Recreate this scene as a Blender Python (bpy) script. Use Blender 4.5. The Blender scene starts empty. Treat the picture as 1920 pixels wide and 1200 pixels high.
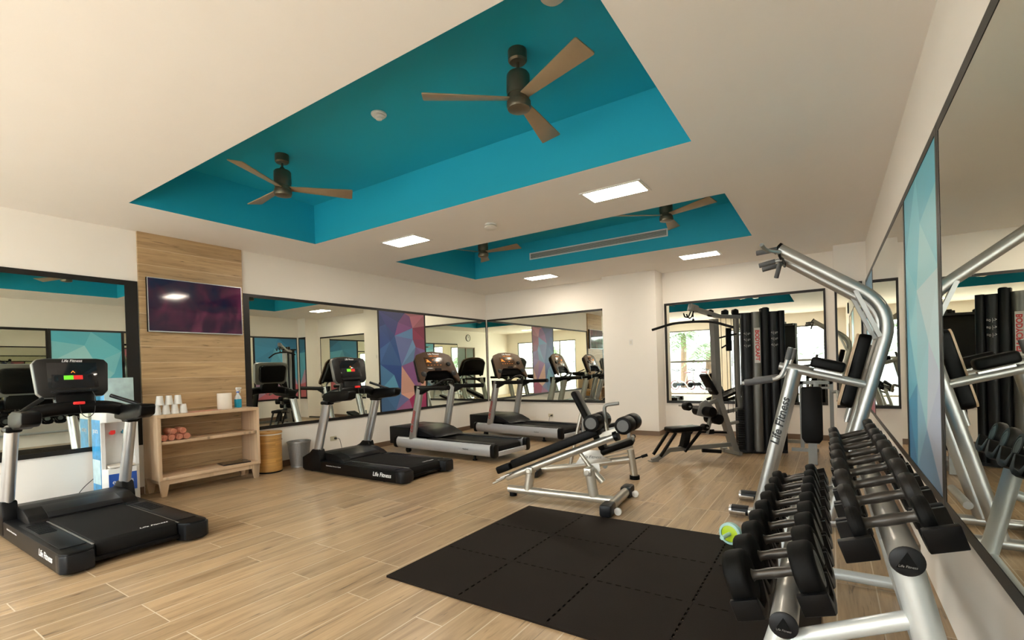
import bpy, bmesh, math, random
from mathutils import Matrix, Vector, Euler
from mathutils.geometry import delaunay_2d_cdt
PI=math.pi; R=math.radians; V=Vector
sc=bpy.context.scene
# ---------------------------------------------------------------- camera
cam=bpy.data.cameras.new('camera'); co=bpy.data.objects.new('camera',cam); sc.collection.objects.link(co); sc.camera=co
YAW,PIT,ROL=0.5839,-0.0068,-0.0304
f=V((math.cos(YAW)*math.cos(PIT),math.sin(YAW)*math.cos(PIT),math.sin(PIT))); r0=V((math.sin(YAW),-math.cos(YAW),0)); u0=r0.cross(f)
rr=r0*math.cos(ROL)+u0*math.sin(ROL); uu=u0*math.cos(ROL)-r0*math.sin(ROL)
m=Matrix((rr,uu,-f)).transposed().to_4x4(); m.translation=(0,0,1.4); co.matrix_world=m
cam.sensor_width=36; cam.lens=904.52/1920*36; cam.shift_y=95.5/1920; cam.clip_start=.02; cam.clip_end=200
# ---------------------------------------------------------------- world, sun, exposure
w=bpy.data.worlds.new('world'); sc.world=w; w.use_nodes=True; nt=w.node_tree
bg=nt.nodes['Background']; bg.inputs[0].default_value=(.93,.97,1,1); bg.inputs[1].default_value=8.0
su=bpy.data.lights.new('sun','SUN'); su.energy=6; su.angle=R(1.5); su.color=(1,.97,.92)
so=bpy.data.objects.new('sun',su); sc.collection.objects.link(so)
so.rotation_euler=V((.42,-.12,-.9)).to_track_quat('-Z','Y').to_euler()
sc.view_settings.view_transform='Standard'; sc.view_settings.look='None'; sc.view_settings.exposure=1.17; sc.view_settings.gamma=1; sc.view_settings.use_curve_mapping=False
sc.cycles.max_bounces=14; sc.cycles.diffuse_bounces=6; sc.cycles.glossy_bounces=9; sc.cycles.transparent_max_bounces=16
sc.cycles.sample_clamp_indirect=8; sc.cycles.caustics_reflective=True; sc.cycles.blur_glossy=.5; sc.cycles.caustics_refractive=False
# ---------------------------------------------------------------- measured room
L=7.006; RW=-.49; D=9.5235; D2=9.7567; DC=9.28; H=3.194; ZT=2.582; ZB=.60; TA=3.7255; XF=-2.5
A0,A1,C0,C1,B0,B1=1.984,4.113,5.596,7.728,.905,5.92
C=sc.collection
# ---------------------------------------------------------------- materials
def lin(c): return tuple((x/12.92 if x<=.04045 else ((x+.055)/1.055)**2.4) for x in c)
def hexc(h): return lin(tuple(int(h[i:i+2],16)/255 for i in(0,2,4)))
def mat(name,col,rough=.5,metal=0.,spec=.5,emit=None,es=0,noise=0,nscale=20,bump=0,bscale=200,alpha=None,coat=0):
    m=bpy.data.materials.new(name); m.use_nodes=True; n=m.node_tree.nodes; l=m.node_tree.links; b=n['Principled BSDF']
    if isinstance(col,str): col=hexc(col)
    b.inputs['Base Color'].default_value=(*col,1); b.inputs['Roughness'].default_value=rough; b.inputs['Metallic'].default_value=metal
    b.inputs['Specular IOR Level'].default_value=spec; b.inputs['Coat Weight'].default_value=coat
    if emit is not None:
        b.inputs['Emission Color'].default_value=(*(hexc(emit) if isinstance(emit,str) else emit),1); b.inputs['Emission Strength'].default_value=es
    tc=n.new('ShaderNodeTexCoord')
    nz=n.new('ShaderNodeTexNoise'); nz.inputs['Scale'].default_value=nscale; nz.inputs['Detail'].default_value=4; l.new(tc.outputs['Object'],nz.inputs['Vector'])
    k=noise if noise else .04
    mx=n.new('ShaderNodeMix'); mx.data_type='RGBA'; l.new(nz.outputs['Fac'],mx.inputs[0])
    mx.inputs[6].default_value=(*[x*(1-k) for x in col],1); mx.inputs[7].default_value=(*[min(1,x*(1+k)) for x in col],1); l.new(mx.outputs[2],b.inputs['Base Color'])
    if bump:
        n2=n.new('ShaderNodeTexNoise'); n2.inputs['Scale'].default_value=bscale; l.new(tc.outputs['Object'],n2.inputs['Vector'])
        bp=n.new('ShaderNodeBump'); bp.inputs['Strength'].default_value=bump; bp.inputs['Distance'].default_value=.002; l.new(n2.outputs['Fac'],bp.inputs['Height']); l.new(bp.outputs[0],b.inputs['Normal'])
    return m
def planks(name,ca,cb,grout,pw,pl,rough,vertical=False,gw=.004,contrast=1.,seed=0):
    """wood look boards: length along X, rows along Y (or Z on a wall)"""
    m=bpy.data.materials.new(name); m.use_nodes=True; n=m.node_tree.nodes; l=m.node_tree.links; b=n['Principled BSDF']
    tc=n.new('ShaderNodeTexCoord'); sp=n.new('ShaderNodeSeparateXYZ'); l.new(tc.outputs['Object'],sp.inputs[0])
    ve=n.new('ShaderNodeCombineXYZ'); l.new(sp.outputs[0],ve.inputs[0]); l.new(sp.outputs[2 if vertical else 1],ve.inputs[1])
    br=n.new('ShaderNodeTexBrick'); br.inputs['Scale'].default_value=1; br.inputs['Brick Width'].default_value=pl; br.inputs['Row Height'].default_value=pw
    br.inputs['Mortar Size'].default_value=gw/2; br.inputs['Mortar Smooth'].default_value=.1; br.offset=.37; br.offset_frequency=3; br.squash=1
    br.inputs['Color1'].default_value=(0,0,0,1); br.inputs['Color2'].default_value=(1,1,1,1); br.inputs['Mortar'].default_value=(.5,.5,.5,1); l.new(ve.outputs[0],br.inputs['Vector'])
    # per board offset for the grain
    ad=n.new('ShaderNodeVectorMath'); ad.operation='MULTIPLY_ADD'; l.new(br.outputs['Color'],ad.inputs[0]); ad.inputs[1].default_value=(7+seed,13,5); l.new(ve.outputs[0],ad.inputs[2])
    mp=n.new('ShaderNodeMapping'); mp.inputs['Scale'].default_value=(.55,7,1); l.new(ad.outputs[0],mp.inputs[0])
    nz=n.new('ShaderNodeTexNoise'); nz.inputs['Scale'].default_value=1.6; nz.inputs['Detail'].default_value=7; nz.inputs['Roughness'].default_value=.62; nz.inputs['Distortion'].default_value=1.3; l.new(mp.outputs[0],nz.inputs['Vector'])
    rp=n.new('ShaderNodeValToRGB'); e=rp.color_ramp.elements; e[0].position=.28; e[0].color=(*ca,1); e[1].position=.66; e[1].color=(*cb,1)
    x=e.new(.44); x.color=(*[(p*.4+q*.6) for p,q in zip(ca,cb)],1); l.new(nz.outputs['Fac'],rp.inputs[0])
    mp2=n.new('ShaderNodeMapping'); mp2.inputs['Scale'].default_value=(1.6,40,1); l.new(ad.outputs[0],mp2.inputs[0])
    n3=n.new('ShaderNodeTexNoise'); n3.inputs['Scale'].default_value=2.; n3.inputs['Detail'].default_value=5; l.new(mp2.outputs[0],n3.inputs['Vector'])
    mr=n.new('ShaderNodeMapRange'); mr.inputs[1].default_value=.3; mr.inputs[2].default_value=.7; mr.inputs[3].default_value=.90; mr.inputs[4].default_value=1.07; l.new(n3.outputs['Fac'],mr.inputs[0])
    mp3=n.new('ShaderNodeMapping'); mp3.inputs['Scale'].default_value=(1.1,15,1); mp3.inputs['Location'].default_value=(3.3,8.1,0); l.new(ad.outputs[0],mp3.inputs[0])
    n4=n.new('ShaderNodeTexNoise'); n4.inputs['Scale'].default_value=2.4; n4.inputs['Detail'].default_value=3; n4.inputs['Distortion'].default_value=1.5; l.new(mp3.outputs[0],n4.inputs['Vector'])
    m4=n.new('ShaderNodeMapRange'); m4.interpolation_type='SMOOTHSTEP'; m4.inputs[1].default_value=.60; m4.inputs[2].default_value=.74; m4.inputs[3].default_value=1; m4.inputs[4].default_value=.45; l.new(n4.outputs['Fac'],m4.inputs[0])
    mm=n.new('ShaderNodeMath'); mm.operation='MULTIPLY'; l.new(mr.outputs[0],mm.inputs[0]); l.new(m4.outputs[0],mm.inputs[1]); mr=mm
    mu=n.new('ShaderNodeVectorMath'); mu.operation='SCALE'; l.new(rp.outputs[0],mu.inputs[0]); l.new(mr.outputs[0],mu.inputs['Scale'])
    m2=n.new('ShaderNodeMapRange'); m2.inputs[3].default_value=.84*contrast+(1-contrast); m2.inputs[4].default_value=1.13; l.new(br.outputs['Color'],m2.inputs[0])
    mu2=n.new('ShaderNodeVectorMath'); mu2.operation='SCALE'; l.new(mu.outputs[0],mu2.inputs[0]); l.new(m2.outputs[0],mu2.inputs['Scale'])
    mx=n.new('ShaderNodeMix'); mx.data_type='RGBA'; l.new(br.outputs['Fac'],mx.inputs[0]); l.new(mu2.outputs[0],mx.inputs[6]); mx.inputs[7].default_value=(*grout,1)
    l.new(mx.outputs[2],b.inputs['Base Color']); b.inputs['Roughness'].default_value=rough; b.inputs['Specular IOR Level'].default_value=.45
    bp=n.new('ShaderNodeBump'); bp.invert=True; bp.inputs['Strength'].default_value=.4; bp.inputs['Distance'].default_value=.002; l.new(br.outputs['Fac'],bp.inputs['Height']); l.new(bp.outputs[0],b.inputs['Normal'])
    return m
def vcol(name,rough=.35):
    m=bpy.data.materials.new(name); m.use_nodes=True; n=m.node_tree.nodes; l=m.node_tree.links; b=n['Principled BSDF']
    a=n.new('ShaderNodeVertexColor'); a.layer_name='print'; l.new(a.outputs[0],b.inputs['Base Color']); b.inputs['Roughness'].default_value=rough; return m
def paneglass(name,tint,k=.08):
    m=bpy.data.materials.new(name); m.use_nodes=True; n=m.node_tree.nodes; l=m.node_tree.links; n.clear()
    o=n.new('ShaderNodeOutputMaterial'); t=n.new('ShaderNodeBsdfTransparent'); t.inputs[0].default_value=(*tint,1); g=n.new('ShaderNodeBsdfGlossy'); g.inputs['Roughness'].default_value=.02
    x=n.new('ShaderNodeMixShader'); x.inputs[0].default_value=k; l.new(t.outputs[0],x.inputs[1]); l.new(g.outputs[0],x.inputs[2]); l.new(x.outputs[0],o.inputs[0]); return m
def emis(name,col,s):
    m=bpy.data.materials.new(name); m.use_nodes=True; n=m.node_tree.nodes; l=m.node_tree.links; n.clear()
    o=n.new('ShaderNodeOutputMaterial'); t=n.new('ShaderNodeEmission'); t.inputs[0].default_value=(*col,1); t.inputs[1].default_value=s; l.new(t.outputs[0],o.inputs[0]); return m
M=dict(
 wall=mat('wall_paint',(.84,.80,.745),.7,noise=.015,nscale=3),
 ceil=mat('ceiling_paint',(.84,.80,.76),.75,noise=.015,nscale=3),
 teal=mat('teal_paint',(.006,.36,.51),.6,noise=.02,nscale=2),
 floor=planks('wood_look_tile',(.20,.125,.066),(.45,.315,.182),(.56,.47,.35),.2,1.2,.30,False,.007),
 panel=planks('wood_look_cladding',(.27,.165,.075),(.52,.355,.19),(.66,.50,.32),.2,2.4,.4,True,.006,.8,3),
 base=mat('brown_baseboard',(.17,.11,.07),.45),
 frame=mat('black_aluminium',(.010,.008,.007),.4,spec=.4),
 mirror=mat('mirror_glass',(.80,.82,.73),.0,1.,noise=.002),
 white=mat('white_plastic',(.75,.74,.72),.4), offwhite=mat('ivory_plastic',(.68,.64,.57),.5),
 black=mat('black_plastic',(.003,.003,.0034),.40,spec=.16,bump=.15), blk2=mat('dark_grey_plastic',(.009,.0095,.011),.38,spec=.22,bump=.1),
 rubber=mat('black_rubber',(.0022,.0022,.0022),.6,spec=.13,bump=.2,bscale=120), vinyl=mat('black_vinyl',(.0022,.002,.0019),.42,spec=.12,bump=.12,bscale=300),
 belt=mat('running_belt',(.006,.0055,.0055),.7,spec=.15,bump=.4,bscale=500), matf=mat('foam_mat',(.0095,.006,.0042),.65,spec=.1,noise=.25,nscale=5,bump=.35,bscale=250),
 silver=mat('silver_paint',(.42,.42,.41),.33,.75), alu=mat('brushed_aluminium',(.55,.56,.58),.32,.8), tmsil=mat('light_silver_paint',(.50,.52,.56),.38,.45),
 pearl=mat('champagne_silver_paint',(.52,.49,.43),.3,.7), rackp=mat('rack_silver_paint',(.56,.55,.52),.3,.55), chrome=mat('chrome',(.75,.75,.75),.1,1.),
 grey=mat('grey_steel',(.22,.22,.21),.4,.5), bronze=mat('brushed_bronze',(.15,.125,.085),.36,.7), blade=mat('bronze_blade',(.38,.28,.175),.42,.35),
 brown=mat('bronze_console',(.06,.030,.013),.48,.3), screen=mat('glossy_screen',(.012,.012,.014),.08), panelg=mat('console_grey',(.012,.011,.0105),.35,spec=.28),
 green=mat('green_button',(.10,.48,.02),.4,emit=(.18,.8,.03),es=.25), red=mat('red_button',(.6,.02,.02),.4,emit=(.9,.04,.03),es=.12), redp=mat('red_print',(.45,.03,.03),.5),
 amber=mat('amber_led',(.7,.2,.02),.4,emit=(1,.3,.03),es=.35), text=mat('white_print',(.75,.75,.75),.5), btext=mat('black_print',(.02,.02,.02),.5),
 birch=planks('pale_wood',(.48,.33,.20),(.66,.48,.32),(.60,.44,.30),.9,3.,.45,False,.0,.2,8),
 bamboo=planks('bamboo',(.36,.17,.04),(.60,.33,.10),(.30,.14,.03),.03,.9,.4,True,.001,1,5),
 towel=mat('coral_towel',(.72,.32,.21),.95,noise=.15,nscale=60,bump=.8,bscale=350), pink=mat('pink_leaflet',(.62,.30,.22),.6),
 cup=mat('white_cup',(.78,.78,.76),.4), paper=mat('paper_roll',(.78,.72,.63),.9,bump=.3), bluel=mat('blue_liquid',(.01,.30,.48),.15), clear=mat('clear_plastic',(.70,.74,.76),.2),
 mesh=mat('wire_mesh',(.33,.32,.31),.45,.6), navy=mat('label_blue',(.02,.09,.42),.4), skyb=mat('water_print',(.05,.32,.66),.35,noise=.6,nscale=14), icew=mat('ice_print',(.55,.75,.88),.35,noise=.3,nscale=16),
 brass=mat('outlet_plastic',(.55,.50,.36),.5), glass=paneglass('window_glass',(.95,.97,.96)), lite=emis('lit_diffuser',(1,.88,.72),30.0),
 yellow=mat('lime_plastic',(.45,.62,.02),.4), mint=mat('mint_plastic',(.38,.60,.56),.4), patio=mat('patio_stone',(.62,.60,.56),.8,noise=.1,nscale=4), render=mat('outdoor_render',(.35,.36,.38),.8),
 trunk=mat('palm_trunk',(.10,.06,.035),.9,noise=.3,nscale=25), leaf=mat('palm_leaf',(.030,.085,.010),.5,noise=.3), bikered=mat('burgundy_paint',(.10,.006,.012),.35), bikew=mat('white_paint',(.25,.25,.25),.35),
 door=mat('grey_glass',(.16,.19,.17),.1), clockf=mat('clock_face',(.75,.75,.73),.4), disk=mat('dumbbell_disc',(.09,.105,.10),.5), chromed=mat('satin_steel',(.55,.54,.52),.25,.9), shr=mat('shroud_grey',(.11,.105,.095),.35,.5), rubgrey=mat('grey_rubber_grip',(.085,.085,.09),.55), rackp2=mat('rack_leg_paint',(.55,.58,.58),.32,.35), handle=mat('dumbbell_handle',(.05,.045,.04),.3,.6), rubber2=mat('worn_rubber',(.007,.0058,.005),.48,spec=.25,noise=.2,bump=.2),
 brown2=mat('bronze_display',(.055,.030,.016),.2),
 disc=mat('roller_end_plastic',(.075,.073,.07),.4),
 foil=mat('silver_label',(.5,.48,.46),.45),
)
# ---------------------------------------------------------------- mesh builder
class MB:
    def __init__(s,Mx=None): s.bm=bmesh.new(); s.M=Mx or Matrix(); s.mi=0
    def _add(s,b2,loc=None):
        T=s.M if loc is None else s.M@loc
        vm={v:s.bm.verts.new(T@v.co) for v in b2.verts}
        for fc in b2.faces:
            try: q=s.bm.faces.new([vm[v] for v in fc.verts]); q.material_index=s.mi
            except ValueError: pass
        b2.free(); return s
    def box(s,c,d,bev=0,rot=None,seg=2):
        b=bmesh.new(); bmesh.ops.create_cube(b,size=1); bmesh.ops.scale(b,vec=d,verts=b.verts)
        if bev: bmesh.ops.bevel(b,geom=b.edges[:],offset=min(bev,min(d)*.49),segments=seg,affect='EDGES',profile=.5)
        T=Matrix.Translation(c)
        if rot is not None: T=T@(rot if isinstance(rot,Matrix) else Euler(rot).to_matrix().to_4x4())
        return s._add(b,T)
    def b2(s,lo,hi,bev=0): return s.box([(a+b)/2 for a,b in zip(lo,hi)],[abs(b-a) for a,b in zip(lo,hi)],bev)
    def cyl(s,p0,p1,r,r1=None,seg=16,bev=0):
        p0,p1=V(p0),V(p1); d=p1-p0; r1=r if r1 is None else r1
        b=bmesh.new(); bmesh.ops.create_cone(b,cap_ends=True,segments=seg,radius1=r,radius2=r1,depth=d.length)
        if bev:
            e=[e for e in b.edges if abs(e.verts[0].co.z-e.verts[1].co.z)<1e-6]; bmesh.ops.bevel(b,geom=e,offset=bev,segments=2,affect='EDGES',profile=.5)
        return s._add(b,Matrix.Translation((p0+p1)/2)@d.to_track_quat('Z','Y').to_matrix().to_4x4())
    def tube(s,pts,r,seg=12,fil=0,rx=None,n=5,rs=None,up=None):
        P=[V(p) for p in pts]
        if fil and len(P)>2:
            Q=[P[0]]
            for i in range(1,len(P)-1):
                a,b,c=P[i-1],P[i],P[i+1]; d1=(a-b); d2=(c-b); q=min(fil,d1.length*.49,d2.length*.49); A=b+d1.normalized()*q; B=b+d2.normalized()*q
                for k in range(n+1): t=k/n; Q.append(A*(1-t)**2+b*2*t*(1-t)+B*t*t)
            Q.append(P[-1]); P=Q
        b=bmesh.new(); rings=[]; prev=None
        for i,p in enumerate(P):
            d=(P[min(i+1,len(P)-1)]-P[max(i-1,0)]).normalized()
            if prev is None:
                ref=V(up) if up else (V((0,0,1)) if abs(d.z)<.9 else V((1,0,0))); a=d.cross(ref).normalized()
            else: a=(prev-d*prev.dot(d)).normalized()
            prev=a; c=d.cross(a); rad=rs[i] if rs else r; r2=(rx if rx else rad)
            if rs and rx: r2=rad*rx/r
            rings.append([b.verts.new(p+a*rad*math.cos(2*PI*k/seg+PI/seg)+c*r2*math.sin(2*PI*k/seg+PI/seg)) for k in range(seg)])
        for A,B in zip(rings,rings[1:]):
            for k in range(seg): b.faces.new((A[k],A[(k+1)%seg],B[(k+1)%seg],B[k]))
        b.faces.new(rings[0][::-1]); b.faces.new(rings[-1]); return s._add(b)
    def bar(s,pts,wd,ht,fil=0): # square section
        return s.tube(pts,wd*.7071,seg=4,fil=fil,rx=ht*.7071)
    def lathe(s,prof,c=(0,0,0),T=None,seg=24):
        b=bmesh.new(); rings=[]
        for r,z in prof:
            if r<1e-6: rings.append([b.verts.new((0,0,z))])
            else: rings.append([b.verts.new((r*math.cos(2*PI*k/seg),r*math.sin(2*PI*k/seg),z)) for k in range(seg)])
        for A,B in zip(rings,rings[1:]):
            for k in range(seg):
                q=[A[k%len(A)],A[(k+1)%len(A)],B[(k+1)%len(B)],B[k%len(B)]]; q2=[]
                for v in q:
                    if v not in q2: q2.append(v)
                if len(q2)>2: b.faces.new(q2)
        X=Matrix.Translation(c)
        if T is not None: X=X@T
        return s._add(b,X)
    def prism(s,pts,h0,h1,T=None,bev=0):
        b=bmesh.new(); lo=[b.verts.new((x,y,h0)) for x,y in pts]; hi=[b.verts.new((x,y,h1)) for x,y in pts]; n=len(pts)
        b.faces.new(lo[::-1]); b.faces.new(hi)
        for i in range(n): b.faces.new((lo[i],lo[(i+1)%n],hi[(i+1)%n],hi[i]))
        bmesh.ops.recalc_face_normals(b,faces=b.faces)
        if bev: bmesh.ops.bevel(b,geom=b.edges[:],offset=bev,segments=2,affect='EDGES',profile=.5)
        return s._add(b,T)
    def quad(s,*p):
        s.bm.faces.new([s.bm.verts.new(s.M@V(q)) for q in p]).material_index=s.mi; return s
def AX(axis): # matrix whose local z is the axis
    return V(axis).to_track_quat('Z','Y').to_matrix().to_4x4()
def FR(o,x,y):
    x=V(x).normalized(); y=V(y); y=(y-x*x.dot(y)).normalized(); z=x.cross(y); T=Matrix((x,y,z)).transposed().to_4x4(); T.translation=o; return T
YZ=lambda x0=0: FR((x0,0,0),(0,1,0),(0,0,1))   # prism drawn in (y,z), extruded along +x
XZ=lambda y0=0: FR((0,y0,0),(1,0,0),(0,0,1))   # drawn in (x,z), extruded along -y
def rrect(w,h,r,n=4,cx=0,cy=0):
    o=[]
    for sx,sy,a in((1,1,0),(-1,1,90),(-1,-1,180),(1,-1,270)):
        for k in range(n+1): t=R(a+90*k/n); o.append((cx+sx*(w/2-r)+r*math.cos(t),cy+sy*(h/2-r)+r*math.sin(t)))
    return o
def obj(name,mb,m,parent=None,smooth=40,label=None):
    me=bpy.data.meshes.new(name); bmesh.ops.recalc_face_normals(mb.bm,faces=mb.bm.faces) if not getattr(mb,'keep',0) else None
    mb.bm.to_mesh(me); mb.bm.free()
    for x in (m if isinstance(m,(list,tuple)) else [m]): me.materials.append(M[x] if isinstance(x,str) else x)
    me.shade_smooth(); me.set_sharp_from_angle(angle=R(smooth))
    o=bpy.data.objects.new(name,me); C.objects.link(o)
    if parent: o.parent=parent
    if label: o['label']=label
    return o
def thing(name,label,cat,loc=(0,0,0),rz=0,group=None):
    o=bpy.data.objects.new(name,None); C.objects.link(o); o.location=loc; o.rotation_euler=(0,0,rz); o.empty_display_size=.1
    return tag(o,label,cat,group)
def tag(o,label,cat,group=None):
    o['label']=label; o['category']=cat
    if group: o['group']=group
    return o
def struct(name,mb,m,smooth=40): o=obj(name,mb,m,None,smooth); o['kind']='structure'; return o
def kids(o): return [c for c in bpy.data.objects if c.parent is o]
def dup(root,loc,rot,label,group=None):
    r=root.copy(); C.objects.link(r); r.location=loc
    r.rotation_euler=rot if not isinstance(rot,(int,float)) else (0,0,rot); r['label']=label
    if group: r['group']=group
    for ch in kids(root):
        c=ch.copy(); C.objects.link(c); c.parent=r
        for g in kids(ch): d=g.copy(); C.objects.link(d); d.parent=c
    return r
def txt(name,s,size,m,parent,T,shear=0,ext=.0006,align='CENTER',sx=1,bold=0):
    cu=bpy.data.curves.new(name,'FONT'); cu.body=s; cu.size=size; cu.align_x=align; cu.align_y='CENTER'; cu.extrude=ext; cu.shear=shear; cu.offset=bold; cu.resolution_u=3
    to=bpy.data.objects.new(name,cu); C.objects.link(to); bpy.context.view_layer.update()
    me=bpy.data.meshes.new_from_object(to.evaluated_get(bpy.context.evaluated_depsgraph_get())); me.name=name
    bpy.data.objects.remove(to); bpy.data.curves.remove(cu)
    me.transform(T@Matrix.Diagonal((sx,1,1,1))); me.materials.clear(); me.materials.append(M[m])
    o=bpy.data.objects.new(name,me); C.objects.link(o); o.parent=parent; return o
random.seed(4)
# ================================================================= SETTING
struct('floor',MB().b2((XF-.2,RW-.2,-.06),(D2+.1,L+.2,0)),'floor')
mb=MB(); xs=[XF-.15,A0,A1,C0,C1,D2+.1]; ys=[RW-.15,B0,B1,L+.15]
for i in range(5):
    for j in range(3):
        if i in(1,3) and j==1: continue
        mb.quad((xs[i],ys[j],H),(xs[i],ys[j+1],H),(xs[i+1],ys[j+1],H),(xs[i+1],ys[j],H))
mb.mi=1
for a,b in((A0,A1),(C0,C1)):
    mb.quad((a,B0,TA),(a,B1,TA),(b,B1,TA),(b,B0,TA))
    mb.quad((a,B0,H),(a,B0,TA),(b,B0,TA),(b,B0,H)); mb.quad((a,B1,H),(b,B1,H),(b,B1,TA),(a,B1,TA))
    mb.quad((a,B0,H),(a,B1,H),(a,B1,TA),(a,B0,TA)); mb.quad((b,B0,H),(b,B0,TA),(b,B1,TA),(b,B1,H))
mb.keep=1; struct('ceiling',mb,['ceil','teal'])
struct('wall_left',MB().b2((XF-.15,L,0),(D+.1,L+.15,H)),'wall')
struct('wall_back',MB().b2((D,3.87,0),(D+.4,L,H)).b2((D2,RW,0),(D2+.2,2.78,H)),'wall')
struct('wall_column',MB().b2((DC,2.78,0),(D2+.1,3.872,H)).b2((9.30,RW,0),(D2+.1,-.07,H)),'wall')
# right wall with the glass door opening X .35-1.64
struct('wall_right',MB().b2((1.64,RW-.15,0),(D2+.2,RW,H)).b2((.35,RW-.15,2.43),(1.64,RW,H)).b2((XF-.15,RW-.15,0),(.35,RW,H)),'wall')
# front wall, behind the camera, with three openings
W=[(.15,1.25,0.0,2.70,1.36),(1.75,3.55,0.0,2.70,None),(4.15,6.75,0.0,2.80,1.44)]
mb=MB(); y=RW
for a,b,z0,z1,_ in W:
    mb.b2((XF-.15,y,0),(XF,a,H)); mb.b2((XF-.15,a,z1),(XF,b,H)); y=b
mb.b2((XF-.15,y,0),(XF,L,H)); struct('wall_front',mb,'wall')
for i,(a,b,z0,z1,bar) in enumerate(W):
    mb=MB(); t=.05
    for q in((a,a+t),(b-t,b)): mb.b2((XF-.10,q[0],z0),(XF-.03,q[1],z1))
    mb.b2((XF-.10,a+t,z1-t),(XF-.03,b-t,z1)); mb.b2((XF-.10,a+t,0),(XF-.03,b-t,.05))
    if bar: mb.b2((XF-.10,a+t,bar-.05),(XF-.03,b-t,bar+.03))
    else: mb.b2((XF-.10,(a+b)/2-.03,.05),(XF-.03,(a+b)/2+.03,z1-t))
    o=struct('window_%d'%(i+1),mb,'grey'); obj('glass_pane',MB().b2((XF-.07,a+t,.05),(XF-.062,b-t,z1-t)),'glass',o)
    pl=bpy.data.lights.new('daylight_portal','AREA'); pl.shape='RECTANGLE'; pl.size=b-a; pl.size_y=z1; pl.cycles.is_portal=True
    po=bpy.data.objects.new('daylight_portal',pl); C.objects.link(po); po.location=(XF-.13,(a+b)/2,z1/2); po.rotation_euler=V((1,0,0)).to_track_quat('-Z','Z').to_euler()
mb=MB().b2((.35,RW-.10,0),(.40,RW-.03,2.43)).b2((1.59,RW-.10,0),(1.64,RW-.03,2.43)).b2((.40,RW-.10,2.38),(1.59,RW-.03,2.43)).b2((.97,RW-.10,0),(1.02,RW-.03,2.38))
o=struct('door_1',mb,'base'); obj('glass_pane',MB().b2((.40,RW-.07,0.02),(1.59,RW-.06,2.38)),'door',o)
bh=.09
struct('baseboard_left',MB().b2((XF,L-.014,0),(2.40,L,bh)).b2((3.66,L-.014,0),(D,L,bh)),'base')
struct('baseboard_back',MB().b2((D-.014,3.872,0),(D,L-.015,bh)).b2((DC-.014,2.766,0),(DC,3.872,bh)).b2((DC,2.766,0),(D2,2.78,bh)).b2((D2-.014,-.06,0),(D2,2.765,bh)),'base')
struct('baseboard_right',MB().b2((4.3,RW,0),(9.29,RW+.014,bh)),'base')
struct('trim_1',MB().b2((2.41,L-.03,0),(3.65,L-.001,H-.001)),'panel')
# outdoors seen in the mirrors
struct('patio_ground',MB().b2((-16,-9,-.10),(XF-.2,16,-.02)).b2((XF-.2,-9,-.10),(12,RW-.2,-.02)),'patio')
struct('garden_wall',MB().b2((-11.2,-8,-.1),(-11,15,2.6)).b2((-3,-5.2,-.1),(8,-5,3)),'render')
# ================================================================= MIRRORS AND MURALS
def facing(wall,off=0):
    """local x along the wall left to right as seen from the room, local y up, local z into the room"""
    if wall=='L': return lambda X: FR((X,L-off,0),(1,0,0),(0,0,1))       # normal -Y
    if wall=='R': return lambda X: FR((X,RW+off,0),(-1,0,0),(0,0,1))     # normal +Y
    if wall=='B': return lambda Y: FR((D-off,Y,0),(0,-1,0),(0,0,1))
    if wall=='B2': return lambda Y: FR((D2-off,Y,0),(0,-1,0),(0,0,1))
    if wall=='C': return lambda Y: FR((9.30-off,Y,0),(0,-1,0),(0,0,1))
def mirror(wall,a,wd,label,dp=.016,fl=.04,fr=.04,ft=.045,fb=.05,z0=ZB,z1=ZT,joints=(),screws=()):
    T=facing(wall,.001)(a); t=thing('wall_mirror',label,'mirror',T.to_translation()); T=Matrix.Translation(-T.to_translation())@T
    mb=MB(T)
    if fl: mb.b2((0,z0,0),(fl,z1,dp))
    if fr: mb.b2((wd-fr,z0,0),(wd,z1,dp))
    mb.b2((fl,z1-ft,0),(wd-fr,z1,dp)); mb.b2((fl,z0,0),(wd-fr,z0+fb,dp)); obj('frame',mb,'frame',t)
    e=[fl,*joints,wd-fr]
    for p,q in zip(e,e[1:]): obj('mirror_glass',MB(T).b2((p+.001,z0+fb,.004),(q-.001,z1-ft,.014)),'mirror',t)
    if screws:
        mb=MB(T)
        for s in screws: mb.cyl((s,z1-ft/2,.034),(s,z1-ft/2,.038),.008)
        obj('screw_cap',mb,'grey',t)
    return t
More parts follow.
